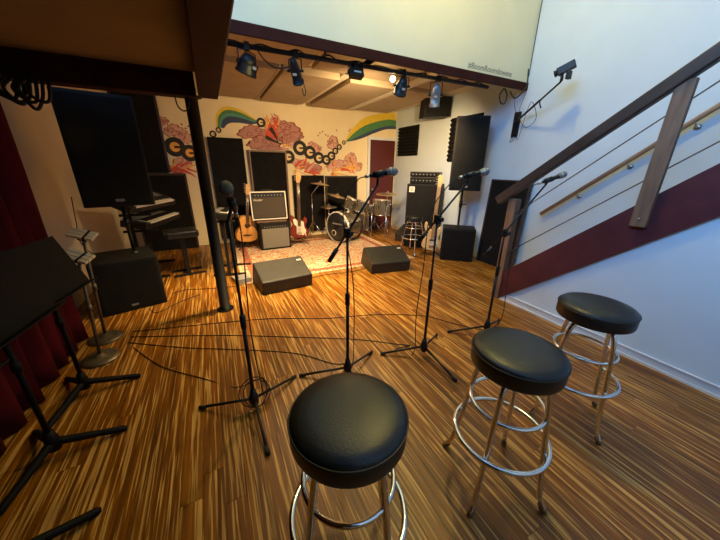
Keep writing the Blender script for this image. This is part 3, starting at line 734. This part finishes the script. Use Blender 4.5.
for a in (90, 210, 330):
    c, s_ = math.cos(R(a)), math.sin(R(a)); MB().tube([(0, 0, .2), (.22*c, .22*s_, .012)], .008, 8).build('leg', m_chrome, sn); MB().tube([(0, 0, .42), (.17*c, .17*s_, .5), (.19*c, .19*s_, .56)], .007, 8).build('basket_arm', m_chrome, sn)
MB().tube([(0, 0, .2), (0, 0, .45)], .012, 8).build('post', m_chrome, sn)
def cymbal_stand(label, loc, top, r, tiltv, foot_az=0, hats=False, boom=None, off=None):
    t = thing('hi_hat' if hats else 'cymbal', label, 'cymbal', (*loc, .001 if (loc[0] > 3.05 or loc[1] > 5.95) else .010))
    MB().tube([(0, 0, .12), (0, 0, top if boom is None else boom)], .011, 10).build('stand_post', m_chrome, t)
    for a in (foot_az, foot_az+120, foot_az+240):
        c, s_ = math.cos(R(a)), math.sin(R(a))
        lg = MB().tube([(.0, .0, .38), (.14*c, .14*s_, .2), (.27*c, .27*s_, .012)], .008, 8).build('leg', m_chrome, t)
        MB().tube([(0, 0, .12), (.14*c, .14*s_, .2)], .006, 6).build('brace', m_chrome, lg)
    c0 = Vector((0, 0, top))
    if boom is not None:
        c0 = Vector((off[0], off[1], top)); MB().tube([(0, 0, boom), c0], .008, 8).build('boom_arm', m_chrome, t)
    q = frame(c0, (tiltv[0], tiltv[1], 1))
    pr = [(0, .028), (.012, .028), (.03, .022), (.042, .008), (.05, .004), (r*.6, -.006), (r, -.022), (r, -.0235), (r*.6, -.0085), (.045, .001), (0, .003)]
    MB().lathe(pr, 40, q).build('plate', m_brass, t)
    if hats: MB().lathe([(z_[0], -z_[1]-.05) for z_ in pr], 40, q).build('plate', m_brass, t)
    MB().tube([q @ Vector((0, 0, -.06)), q @ Vector((0, 0, .06))], [.007, .006], 8).build('rod', m_chrome, t); MB().lathe([(0, .03), (.014, .03), (.014, .045), (0, .045)], 10, q).build('wing_nut', m_steel, t)
    return t
cymbal_stand('hi-hat cymbals on a chrome stand left of the bass drum', (2.25, 5.98), .69, .18, (.0, -.02), 80, True)
cymbal_stand('thin crash cymbal tilted high behind the hi-hat', (1.88, 6.0), 1.17, .20, (.12, -.05), 90, boom=.95, off=(.2, 0))
cymbal_stand('large tilted cymbal above the bass drum', (2.68, 6.08), .93, .22, (.25, -.12), 30, boom=.82, off=(-.30, -.3))
cymbal_stand('flat ride cymbal in front of the red door', (3.53, 5.62), .955, .26, (-.03, -.06), 10)
th_ = thing('drum_throne', 'round black drum throne behind the drum kit', 'stool', (3.42, 5.98, .001))
MB().lathe([(0, .44), (.15, .44), (.165, .455), (.165, .5), (.15, .52), (0, .525)], 30).build('seat', m_vinyl, th_); MB().tube([(0, 0, .15), (0, 0, .45)], .014, 10).build('post', m_chrome, th_)
for a in (60, 180, 300):
    c, s_ = math.cos(R(a)), math.sin(R(a)); MB().tube([(0, 0, .3), (.2*c, .2*s_, .012)], .009, 8).build('leg', m_chrome, th_)

# ================================================================ BASS RIG, RIGHT PA
def cab(name, label, cat, A, B, depth, h, z0=.0, mbody=m_tolex, grille=True, inset=.03):
    A, B = Vector((*A, 0)), Vector((*B, 0)); w = (B-A).length; rz = math.atan2(B.y-A.y, B.x-A.x)
    t = thing(name, label, cat, (A.x, A.y, z0), rz)
    MB().box(0, w, 0, depth, .0, h, bev=.012).build('cabinet', mbody, t)
    if grille: MB().box(inset, w-inset, -.008, .004, inset, h-inset, bev=.003).build('grille', m_grille, t)
    return t, w
bc, w = cab('bass_cabinet', 'tall black bass speaker cabinet against the right wall', 'speaker', (3.33, 4.62), (3.74, 4.13), .38, 1.22)
MB().box(.05, .15, -.011, -.007, 1.07, 1.17).build('badge', m_pale, bc)
MB().lathe([(.018, 0), (.03, 0), (.03, .002), (.018, .002), (.018, 0)], 16, frame((.1, -.011, 1.125), (0, -1, 0))).build('badge_emblem', m_blackm, bc)
MB().box(.04, w-.04, -.012, -.004, .36, .385).build('grille_rail', m_black, bc)
for i, (z0, hh) in enumerate(((1.222, .12), (1.345, .09))):
    ah, wd = cab('amplifier_head', ['lower black amplifier head resting on the bass cabinet', 'upper black amplifier head topping the bass rig'][i], 'amplifier', (3.37-.005*i, 4.60), (3.72-.01*i, 4.18), .3, hh, z0, m_blackm, False)
    MB().box(.02, wd-.02, -.006, .004, .015, hh-.015).build('faceplate', m_grille, ah)
    for k in range(7): MB().lathe([(0, 0), (.012, 0), (.010, .014), (0, .014)], 10, frame((.06+k*.065, -.006, hh/2), (0, -1, 0))).build('knob', m_grey, ah)
    for sx in (.03, wd-.03): MB().tube([(sx, -.005, .02), (sx, -.035, .03), (sx, -.035, hh-.03), (sx, -.005, hh-.02)], .006, 8).build('handle', m_blackm, ah)
st2 = make_stool('bar_stool', 'empty chrome bar stool standing in front of the bass cabinet', .70, .15); st2.location = (3.18, 4.12, .0); st2.rotation_euler = (0, 0, R(20)); st2['group'] = 'black and chrome bar stools'
wedge('floor_monitor', 'small black monitor on the floor by the right wall beside the bass cabinet', ((3.43, 5.08), (3.62, 4.72)))
subr, w = cab('subwoofer', 'black subwoofer under the right loudspeaker', 'speaker', (3.39, 3.60), (3.78, 3.245), .40, .555, .0)
def pa_top(label, c, rz, w, d, h, z0, z1, pole_label, zsub):
    p = thing('speaker_pole', pole_label, 'pole', (c[0], c[1], zsub))
    MB().tube([(0, 0, 0), (0, 0, z0-zsub)], .0175, 12).build('tube', m_blackm, p); MB().lathe([(0, 0), (.05, 0), (.05, .008), (.022, .03), (0, .03)], 16).build('base_plate', m_blackm, p)
    MB().tube([(0, 0, (z0-zsub)*.55), (0, 0, (z0-zsub)*.72)], .027, 12).build('collar', m_blackm, p)
    MB().tube([(0, 0, (z0-zsub)*.62), (.07, -.05, (z0-zsub)*.62)], .008, 8).build('lock_handle', m_blackm, p)
    t = thing('loudspeaker', label, 'speaker', (c[0], c[1], z0), rz)
    prof = [(-w/2, -d/2), (w/2, -d/2), (w/2, -d/2+.1), (w/2-.1, d/2), (-w/2+.1, d/2), (-w/2, -d/2+.1)]
    MB().prism(prof, 0, h, 'z').build('cabinet', m_tolex, t, bevel=.01)
    MB().box(-w/2+.02, w/2-.02, -d/2-.008, -d/2+.002, .03, h-.03, bev=.004).build('grille', m_grille, t)
    MB().box(-.035, .035, -d/2-.011, -d/2-.007, .05, .075).build('badge', m_grey, t)
    return t
pa_top('black loudspeaker on a pole in front of the right wall', (3.70, 3.58), R(-38), .47, .40, 1.06, 1.17, 0, 'black pole holding up the right loudspeaker', .556)
# leaning dark panel
lp = thing('gobo_panel', 'black wood-framed panel leaning on the right wall behind the newel post', 'panel', (3.97, 3.04, 0), 0)
q = Matrix.Rotation(R(3.2), 4, 'Y')
MB().box(0, .035, -.36, .26, .0, 1.33, q).build('panel', m_foam, lp)
for a in ((-.385, -.36, 0, 1.35), (.26, .285, 0, 1.35)): MB().box(-.006, .042, a[0], a[1], a[2], a[3], q).build('frame_rail', m_rail, lp)
MB().box(-.006, .042, -.36, .26, 1.33, 1.35, q).build('frame_rail', m_rail, lp)
# foam on right wall
def foam(label, X, y0, y1, z0, z1, n):
    poly = []
    t = thing('foam_panel', label, 'foam panel', (X, y0, z0))
    MB().box(-.02, 0, 0, y1-y0, 0, z1-z0).build('backing', m_foam, t)
    for i in range(n):
        a, b_ = (z1-z0)*i/n, (z1-z0)*(i+1)/n
        k = MB(); k._add([(-.02, 0, a), (-.02, 0, b_), (-.06, 0, (a+b_)/2), (-.02, y1-y0, a), (-.02, y1-y0, b_), (-.06, y1-y0, (a+b_)/2)], [(0, 2, 1), (3, 4, 5), (0, 3, 5, 2), (1, 2, 5, 4), (0, 1, 4, 3)]); k.build('ridge', m_foam, t)
foam('square black foam panel high on the right wall near the red door', XR-.001, 5.42, 6.15, 1.76, 2.37, 9)
foam('ridged black foam panel behind the right loudspeaker', XR-.001, 3.75, 4.45, 1.62, 2.36, 10)
# ceiling speaker box in the corner
cs = thing('ceiling_speaker', 'black speaker box hung under the ceiling beside the right wall', 'speaker', (3.80, 4.55, 2.37), R(-20))
MB().prism([(-.26, -.02), (.22, 0), (.24, .31), (-.24, .33)], -.12, .16, 'y').build('cabinet', m_black, cs, bevel=.01); MB().box(-.2, .2, -.128, -.118, .04, .28).build('grille', m_grille, cs)
MB().box(-.04, .04, -.03, .03, .3, .43).build('bracket', m_blackm, cs)

# camera on a wall arm
ca = thing('camera_arm', 'black articulated arm bolted to the right wall carrying the camera', 'camera arm', (XR, 3.12, 1.95))
MB().box(-.025, -.001, -.05, .05, .0, .33, bev=.004).build('wall_plate', m_blackm, ca)
E_ = Vector((3.7-XR, 2.33-3.12, .49))
MB().tube([(-.03, 0, .15), (-.08, -.07, .25)], .014, 8).build('arm', m_blackm, ca)
MB().tube([(-.05, -.02, .2), Vector((-.05, -.02, .2)).lerp(E_, .6)], .014, 10).build('arm', m_blackm, ca)
MB().tube([Vector((-.05, -.02, .2)).lerp(E_, .5), E_], .011, 10).build('arm', m_blackm, ca)
k_ = Vector((-.05, -.02, .2)).lerp(E_, .58); MB().tube([k_, k_+Vector((-.02, -.03, -.05)), k_+Vector((-.02, -.05, -.09))], .008, 8).build('lock_lever', m_blackm, ca)
vc = thing('video_camera', 'small black camera perched on the end of the wall arm', 'camera', (3.7, 2.33, 2.445))
q = frame((0, 0, .11), (-.25, .62, -.28))
MB().box(-.035, .035, -.04, .04, -.11, .06, q, bev=.008).build('body', m_blackm, vc)
MB().lathe([(.02, .06), (.03, .06), (.036, .09), (.03, .09), (0, .075)], 18, q).build('lens', m_blackm, vc)
MB().tube([(0, 0, 0), (0, 0, .03), (0, .01, .08)], .016, 10).build('mount', m_blackm, vc); MB().box(-.03, .03, -.09, -.05, .0, .08, bev=.008).build('battery_grip', m_blackm, vc)
def wirething(pts, label, r=.004, m=m_cable, n=8):
    o = MB().tube(bez(pts, n), r, 6).build('cable', m); tag(o, label, 'cable', 'black cables'); return o
wirething([(4.09, 3.09, 2.02), (4.05, 3.0, 1.9), (4.03, 2.95, 2.1), (3.98, 2.85, 2.35), (4.0, 2.75, 2.15), (4.03, 2.9, 2.05), (4.04, 3.05, 2.25), (4.05, 3.0, 2.5)], 'thin cable looping around the camera arm', .0035)
wirething([(4.06, 3.04, 2.78), (4.07, 3.03, 2.6), (4.03, 3.05, 2.5), (3.9, 3.05, 2.42), (3.82, 3.08, 2.5)], 'dark cable turning around the end of the trim board', .009)
wirething([(3.74, 3.12, 2.53), (3.68, 3.12, 2.45), (3.72, 3.12, 2.36), (3.80, 3.12, 2.36), (3.82, 3.12, 2.46), (3.76, 3.12, 2.53)], 'black cable loop hanging below the trim board', .009)
wirething([(3.95, 3.1, 2.5), (3.98, 3.08, 2.3), (4.07, 3.05, 2.2), (4.09, 3.1, 2.05), (4.07, 3.14, 1.88), (4.09, 3.08, 1.93)], 'thin cable hanging over the wall plate', .0035)
wirething([(4.118, 3.06, 2.7), (4.12, 3.065, 3.2), (4.12, 3.065, 4.0), (4.12, 3.065, 4.78)], 'thin cable running up the corner above the stage', .005)

# ================================================================ LIGHTING PIPE
YP, ZP = 3.20, 2.50
lp_ = tag(MB().tube([(.2, YP, ZP), (3.52, YP, ZP+.035)], .021, 14).build('lighting_pipe', m_blackm), 'black lighting pipe slung below the trim board', 'pipe')
for x_ in (.3, 1.2, 2.45, 3.3): MB().tube([(x_, YP, ZP+.02), (x_, YP-.02, ZP+.09), (x_, YP-.06, ZP+.1)], .009, 8).build('hanger', m_blackm, lp_)
def par(label, x_, aim, r, ln, body, zc=None, lit=False, drop=.12):
    z_ = ZP+.0105*(x_-.2)
    t = thing('stage_light', label, 'stage light', (x_, YP, z_), 0, 'stage lights on the pipe')
    d = Vector(aim).normalized(); c = Vector((0, .02, -drop))
    q = frame(c, d)
    MB().lathe([(0, -ln/2-.02), (r*.45, -ln/2-.015), (r*.7, -ln/2+.02), (r*.95, -ln/2+.07), (r, 0), (r, ln/2), (r+.008, ln/2), (r+.008, ln/2+.015), (r-.006, ln/2+.015), (r-.006, ln/2-.01), (0, ln/2-.015)], 28, q).build('housing', body, t)
    MB().lathe([(0, ln/2-.008), (r-.01, ln/2-.008), (r-.01, ln/2-.003), (0, ln/2+.004)], 24, q).build('lens', m_bulb if lit else m_headb, t)
    sx = q.to_3x3() @ Vector((1, 0, 0))
    yo = MB().tube([c+sx*(r+.012), c+sx*(r+.012)+Vector((0, -.0, drop-.035)), Vector((0, 0, -.03)), c-sx*(r+.012)+Vector((0, 0, drop-.035)), c-sx*(r+.012)], .006, 8).build('yoke', m_blackm, t)
    MB().box(-.022, .022, -.03, .03, -.035, .03, bev=.005).build('clamp', m_blackm, t)
    for s_ in (-1, 1): MB().tube([c+sx*s_*(r), c+sx*s_*(r+.03)], .012, 10).build('yoke_knob', m_blackm, yo)
    MB().box(-.02, .02, -.012, .012, 0, .002, q @ Matrix.Translation((0, 0, 0)) @ frame((0, -r-.001, 0), (0, -1, 0))).build('sticker', m_pale, t)
    return t
par('black stage light closest to the maroon beam', .46, (-.25, .35, -.8), .088, .13, m_blackm, drop=.13)
par('narrow black stage light, second from the maroon beam', .90, (.45, .75, -.75), .05, .20, m_blackm, drop=.13)
fl3 = thing('stage_light', 'small square black floodlight in the middle of the pipe', 'stage light', (1.54, YP, ZP+.014), 0, 'stage lights on the pipe')
MB().box(-.075, .075, -.03, .05, -.13, -.04, Matrix.Rotation(R(-20), 4, 'X'), bev=.01).build('housing', m_blackm, fl3); MB().box(-.022, .022, -.03, .03, -.045, .03, bev=.005).build('clamp', m_blackm, fl3)
MB().tube([(-.085, 0, -.09), (-.085, 0, -.03), (.085, 0, -.03), (.085, 0, -.09)], .006, 8).build('yoke', m_blackm, fl3); MB().box(-.04, .04, -.034, -.03, -.1, -.085, Matrix.Rotation(R(-20), 4, 'X')).build('sticker', m_pale, fl3)
p4 = par('lit stage light with glowing bulb', 2.15, (.1, .6, -.8), .072, .15, m_blackm, drop=.125)
MB().ball((-.07, .11, -.045), .032, 14).build('bulb', m_bulb, p4)
p5 = par('silver stage light nearest the right wall', 2.66, (.25, .35, -.9), .06, .22, m_bluem, drop=.17)
wirething([(.55, YP, ZP-.01), (.62, YP+.02, ZP-.08), (.72, YP+.03, ZP-.12), (.84, YP+.02, ZP-.10)], 'cable drooping between the first two stage lights', .006)
wirething([(.97, YP+.02, ZP-.2), (1.0, YP+.04, ZP-.28), (.985, YP+.05, ZP-.32), (.965, YP+.04, ZP-.26)], 'short safety cable loop below the narrow stage light', .005)
pts = []
for i in range(30):
    t_ = i/29; pts.append((.25+3.2*t_, YP+.02*math.sin(i*1.9), ZP+.034*t_+.018+.018*math.sin(i*2.3)))
wirething(pts, 'black cable wrapped along the lighting pipe', .007, n=4)
wirething([(-.16, 3.1, 2.04), (-.15, 3.08, 1.96), (-.11, 3.08, 1.925), (-.07, 3.08, 1.96), (-.06, 3.1, 2.04)], 'small cable loop hanging under the beam beside the column', .006)
for i in range(6):
    rn = random.Random(i+40); z0 = 2.03; x0 = -1.12+.032*i
    wirething([(x0, 3.0, 2.04), (x0-.04-.02*rn.random(), 2.95, 1.96), (x0+.02*rn.random(), 2.93, 1.90-.07*rn.random()), (x0+.06, 2.94, 1.92-.05*rn.random()), (x0+.07, 2.99, 2.03)], ['first','second','third','fourth','fifth','sixth'][i]+' black cable loop from the left in the bundle above the red curtain', .011)

# ================================================================ BACK WALL PANELS
def gobo(label, x0, x1, z0, z1, d=.06, lean=0., y=None, rails=True, fm=None):
    t = thing('acoustic_board', label, 'acoustic board', ((x0+x1)/2, (YB-.005-d) if y is None else y, z0))
    w = x1-x0; h = z1-z0; q = Matrix.Rotation(-lean, 4, 'X')
    MB().box(-w/2, w/2, .005, d, 0, h, q).build('fabric', m_foam, t)
    if rails:
        for a in (-w/2, w/2-.03): MB().box(a, a+.03, -.005, d-.002, 0, h, q).build('frame_rail', fm or m_rail, t)
        MB().box(-w/2+.03, w/2-.03, -.005, d-.002, h-.03, h, q).build('frame_rail', fm or m_rail, t)
    return t
gobo('black acoustic board right of the column with bare edges', .06, .66, .1, 1.98, rails=False)
gobo('black wood-edged acoustic board above the pale-framed amplifier', .74, 1.47, .1, 1.79, fm=m_wood)
gobo('black acoustic board behind the red electric guitar', 1.57, 2.26, .1, 1.32, rails=False)
gobo('black acoustic board behind the hi-hat cymbals', 2.30, 3.08, .1, 1.31)
gobo('upper black acoustic board behind the left loudspeaker', -1.22, -.60, 1.37, 2.58, fm=m_rail)
gobo('lower black acoustic board leaning behind the keyboards', -1.2, -.36, .0, 1.36, .05, R(-4), 6.15)

# ================================================================ LEFT PA
subl, w = cab('subwoofer', 'large black subwoofer beside the red curtain', 'speaker', (-1.19, 3.50), (-.635, 3.655), .55, .565)
MB().box(w/2-.03, w/2+.03, -.012, -.008, .06, .08).build('badge', m_grey, subl)
pa_top('big black loudspeaker on a pole above the left subwoofer', (-.87, 3.88), R(12), .56, .46, 1.0, 1.10, 0, 'black pole holding up the left loudspeaker', .566)
MB_ = wirething([(-1.2, 3.72, 1.2), (-1.25, 3.8, .95), (-1.28, 3.85, .72), (-1.1, 3.68, .575), (-.95, 3.72, .573)], 'thin cable drooping behind the left loudspeaker pole', .004)

# keyboards
def keyboard(label, loc, rz, L=1.0, D=.3, tilt=0):
    t = thing('keyboard', label, 'keyboard', loc, rz)
    q = Matrix.Rotation(tilt, 4, 'X')
    MB().box(-L/2, L/2, 0, D, 0, .085, q, bev=.008).build('case', m_blackm, t)
    n = int((L-.16)/.0235)
    for i in range(n):
        x_ = -L/2+.1+i*.0235
        MB().box(x_, x_+.0222, -.004, .145, .07, .093, q).build('white_key', m_keys, t)
        if i % 7 not in (2, 6): MB().box(x_+.016, x_+.029, .05, .145, .093, .104, q).build('black_key', m_blackm, t)
    MB().box(-L/2+.1, L/2-.1, .16, D-.02, .085, .088, q).build('control_panel', m_grey, t)
    return t
def kstand(label, loc, rz, h, L=.7):
    t = thing('keyboard_stand', label, 'keyboard stand', loc, rz)
    for sx in (-L/2, L/2):
        MB().box(sx-.02, sx+.02, -.22, .22, .0, .03).build('foot', m_blackm, t); MB().box(sx-.02, sx+.02, -.02, .02, .03, h-.02).build('upright', m_blackm, t)
        for i_, zz in enumerate(h if isinstance(h, tuple) else (h,)): MB().box(sx-.018, sx+.018, -.18, .2, zz-.03, zz).build('arm', m_blackm, t)
    MB().box(-L/2, L/2, -.015, .015, .25, .28).build('crossbar', m_blackm, t)
    return t
# two-tier stand left, seen from its end
kl = thing('keyboard_stand', 'black two-tier keyboard stand behind the left subwoofer', 'keyboard stand', (-.95, 5.0, 0), R(90))
for sx in (-.4, .4):
    MB().box(sx-.02, sx+.02, -.25, .25, 0, .03).build('foot', m_blackm, kl); MB().box(sx-.02, sx+.02, .02, .06, .03, .9).build('upright', m_blackm, kl)
    MB().box(sx-.018, sx+.018, -.22, .14, .66, .69).build('arm', m_blackm, kl); MB().box(sx-.018, sx+.018, -.2, .14, .87, .9).build('arm', m_blackm, kl)
MB().box(-.4, .4, .025, .055, .3, .33).build('crossbar', m_blackm, kl)
keyboard('upper keyboard with white keys behind the left loudspeaker pole', (-.74, 4.88, .915), R(66), 1.0, .3, R(24))
keyboard('lower keyboard tier behind the left loudspeaker pole', (-.66, 4.92, .70), R(72), 1.0, .3, R(10))
# bench
bn = thing('keyboard_bench', 'black padded keyboard bench on a T-shaped base', 'bench', (-.47, 4.66, 0), R(12))
MB().box(-.2, .2, -.17, .17, .55, .645, bev=.025).build('seat', m_vinyl, bn)
for yy in (-.12, .12): MB().box(-.2, .2, yy-.015, yy+.015, 0, .03).build('foot', m_blackm, bn)
MB().box(-.02, .02, -.12, .12, .03, .05).build('base_bar', m_blackm, bn); MB().box(-.025, .025, -.04, .04, .05, .56).build('column', m_blackm, bn)
# small keyboard behind the first microphone stand
keyboard('small keyboard with white keys behind the column', (.235, 4.50, .80), R(75), .62, .26, R(6))
ks = thing('keyboard_stand', 'black stand under the small keyboard behind the column', 'keyboard stand', (.13, 4.50, 0), R(75))
for sx in (-.22, .22):
    MB().box(sx-.02, sx+.02, -.22, .22, 0, .03).build('foot', m_blackm, ks); MB().box(sx-.02, sx+.02, -.02, .02, .03, .79).build('upright', m_blackm, ks); MB().box(sx-.018, sx+.018, -.15, .15, .77, .797).build('arm', m_blackm, ks)
MB().box(-.22, .22, -.015, .015, .1, .14).build('crossbar', m_blackm, ks)
pb = thing('effects_pedal', 'grey effects pedal on the floor beside the small keyboard', 'pedal', (.2, 4.0, 0), R(10))
MB().prism([(-.14, 0), (.14, 0), (.14, .04), (-.14, .07)], -.1, .1, 'x').build('case', m_grey, pb); [MB().lathe([(0, 0), (.012, 0), (.012, .02), (0, .02)], 10, Matrix.Translation((dx, -.07, .06))).build('footswitch', m_steel, pb) for dx in (-.05, .05)]

# ================================================================ LEFT FOREGROUND
# red curtain with folds
b = MB(); N_ = 150; nz = 10; rows = []
y0, y1 = -1.6, 3.24
for k in range(nz+1):
    z_ = .012+2.02*k/nz; rowv = []
    for i in range(N_+1):
        y_ = y0+(y1-y0)*i/N_; a_ = .035+.02*(1-k/nz)
        x_ = -1.255+a_*math.sin(y_*31+.8*math.sin(y_*7))+.012*math.sin(y_*70+k*.4)
        rowv.append(b.b.verts.new((x_, y_, z_)))
    rows.append(rowv)
for k in range(nz):
    for i in range(N_):
        fc = b.b.faces.new((rows[k][i], rows[k][i+1], rows[k+1][i+1], rows[k+1][i])); fc.smooth = True
cu = b.build('curtain', m_curtain); sm = cu.modifiers.new('thick', 'SOLIDIFY'); sm.thickness = .006
tag(cu, 'dark red velvet curtain hanging along the left side', 'curtain')
tag(MB().tube([(-1.255, y0, 2.025), (-1.255, 3.02, 2.025)], .012, 10).build('curtain_rod', m_blackm), 'black rod carrying the red curtain', 'curtain rod')

def music_stand(label, loc, rz, az0, h=.86, tray=True):
    t = thing('music_stand', label, 'music stand', (*loc, 0), rz, 'black music stands')
    for a in (az0, az0+120, az0+240):
        c, s_ = math.cos(R(a)), math.sin(R(a))
        b = MB(); p = [(0, 0, .10), (.08*c, .08*s_, .075), (.2*c, .2*s_, .04), (.30*c, .30*s_, .012)]
        b.tube(bez(p, 4), [.022]*3+[.02]*4+[.018]*5+[.012], 8); b.build('leg', m_stand, t)
    MB().lathe([(0, .05), (.028, .05), (.03, .12), (.02, .17), (0, .17)], 16).build('hub', m_stand, t)
    MB().tube([(0, 0, .1), (0, 0, h)], .0125, 12).build('pole', m_stand, t)
    MB().tube([(0, 0, h*.62), (0, 0, h*.68)], .019, 12).build('clutch', m_stand, t)
    # desk: local x along its width, tilted back
    q = Matrix.Translation((0, 0, h)) @ Matrix.Rotation(R(-20), 4, 'X')
    MB().box(-.26, .26, -.03, -.024, -.14, .20, q, bev=.002).build('desk', m_stand, t)
    MB().box(-.26, .26, -.085, -.024, -.146, -.14, q).build('lip', m_stand, t)
    MB().box(-.03, .03, -.024, .02, -.04, .04, q).build('bracket', m_stand, t)
    return t
music_stand('black music stand beside the two cream-topped stands', (-.965, 2.24), R(80), -72)
music_stand('black music stand with forked base at the left edge', (-.95, 1.73), R(82), -75, .9)
music_stand('black music stand closest to the camera, only a foot showing', (-.93, 1.16), R(85), -60, .9)

def round_stand(label, loc, h, ang):
    t = thing('round_base_stand', label, 'stand', (*loc, 0), 0, 'round-base stands with cream tops')
    MB().lathe([(0, 0), (.125, 0), (.13, .006), (.125, .016), (.09, .026), (.035, .032), (.022, .05), (0, .05)], 36).build('base', m_gold, t)
    MB().tube([(0, 0, .03), (.065, 0, h)], .0115, 12).build('pole', m_gold, t)
    MB().tube([(.0325, 0, h*.5), (.0365, 0, h*.56)], .017, 12).build('clutch', m_gold, t)
    q = Matrix.Translation((.065, 0, h)) @ Matrix.Rotation(R(30), 4, Vector((.93, .37, 0))) @ Matrix.Rotation(ang, 4, 'Z')
    MB().box(-.03, .03, -.025, .025, -.04, .0, q, bev=.004).build('bracket', m_blackm, t)
    for k in (-1, 0, 1): MB().box(-.085, .085, k*.034-.015, k*.034+.015, 0, .022, q, bev=.003).build('cream_bar', m_creamp, t)
    MB().box(.02, .035, -.052, .052, -.004, .024, q).build('strap', m_blackm, t)
    return t
round_stand('round-based stand with cream slatted top nearer the camera', (-1.0, 2.68), .86, R(-25))
round_stand('round-based stand with cream slatted top further back', (-1.05, 3.03), .95, R(-15))

# upstairs pendant lamp (above the frame)
pl_ = thing('pendant_lamp', 'warm pendant lamp under the upstairs ceiling', 'lamp', (2.0, 1.95, 4.45))
MB().tube([(0, 0, 0), (0, 0, .2)], .006, 8).build('cord', m_cable, pl_); MB().lathe([(.02, .02), (.16, -.06), (.155, -.065), (.015, .012)], 28).build('shade', m_pale, pl_)
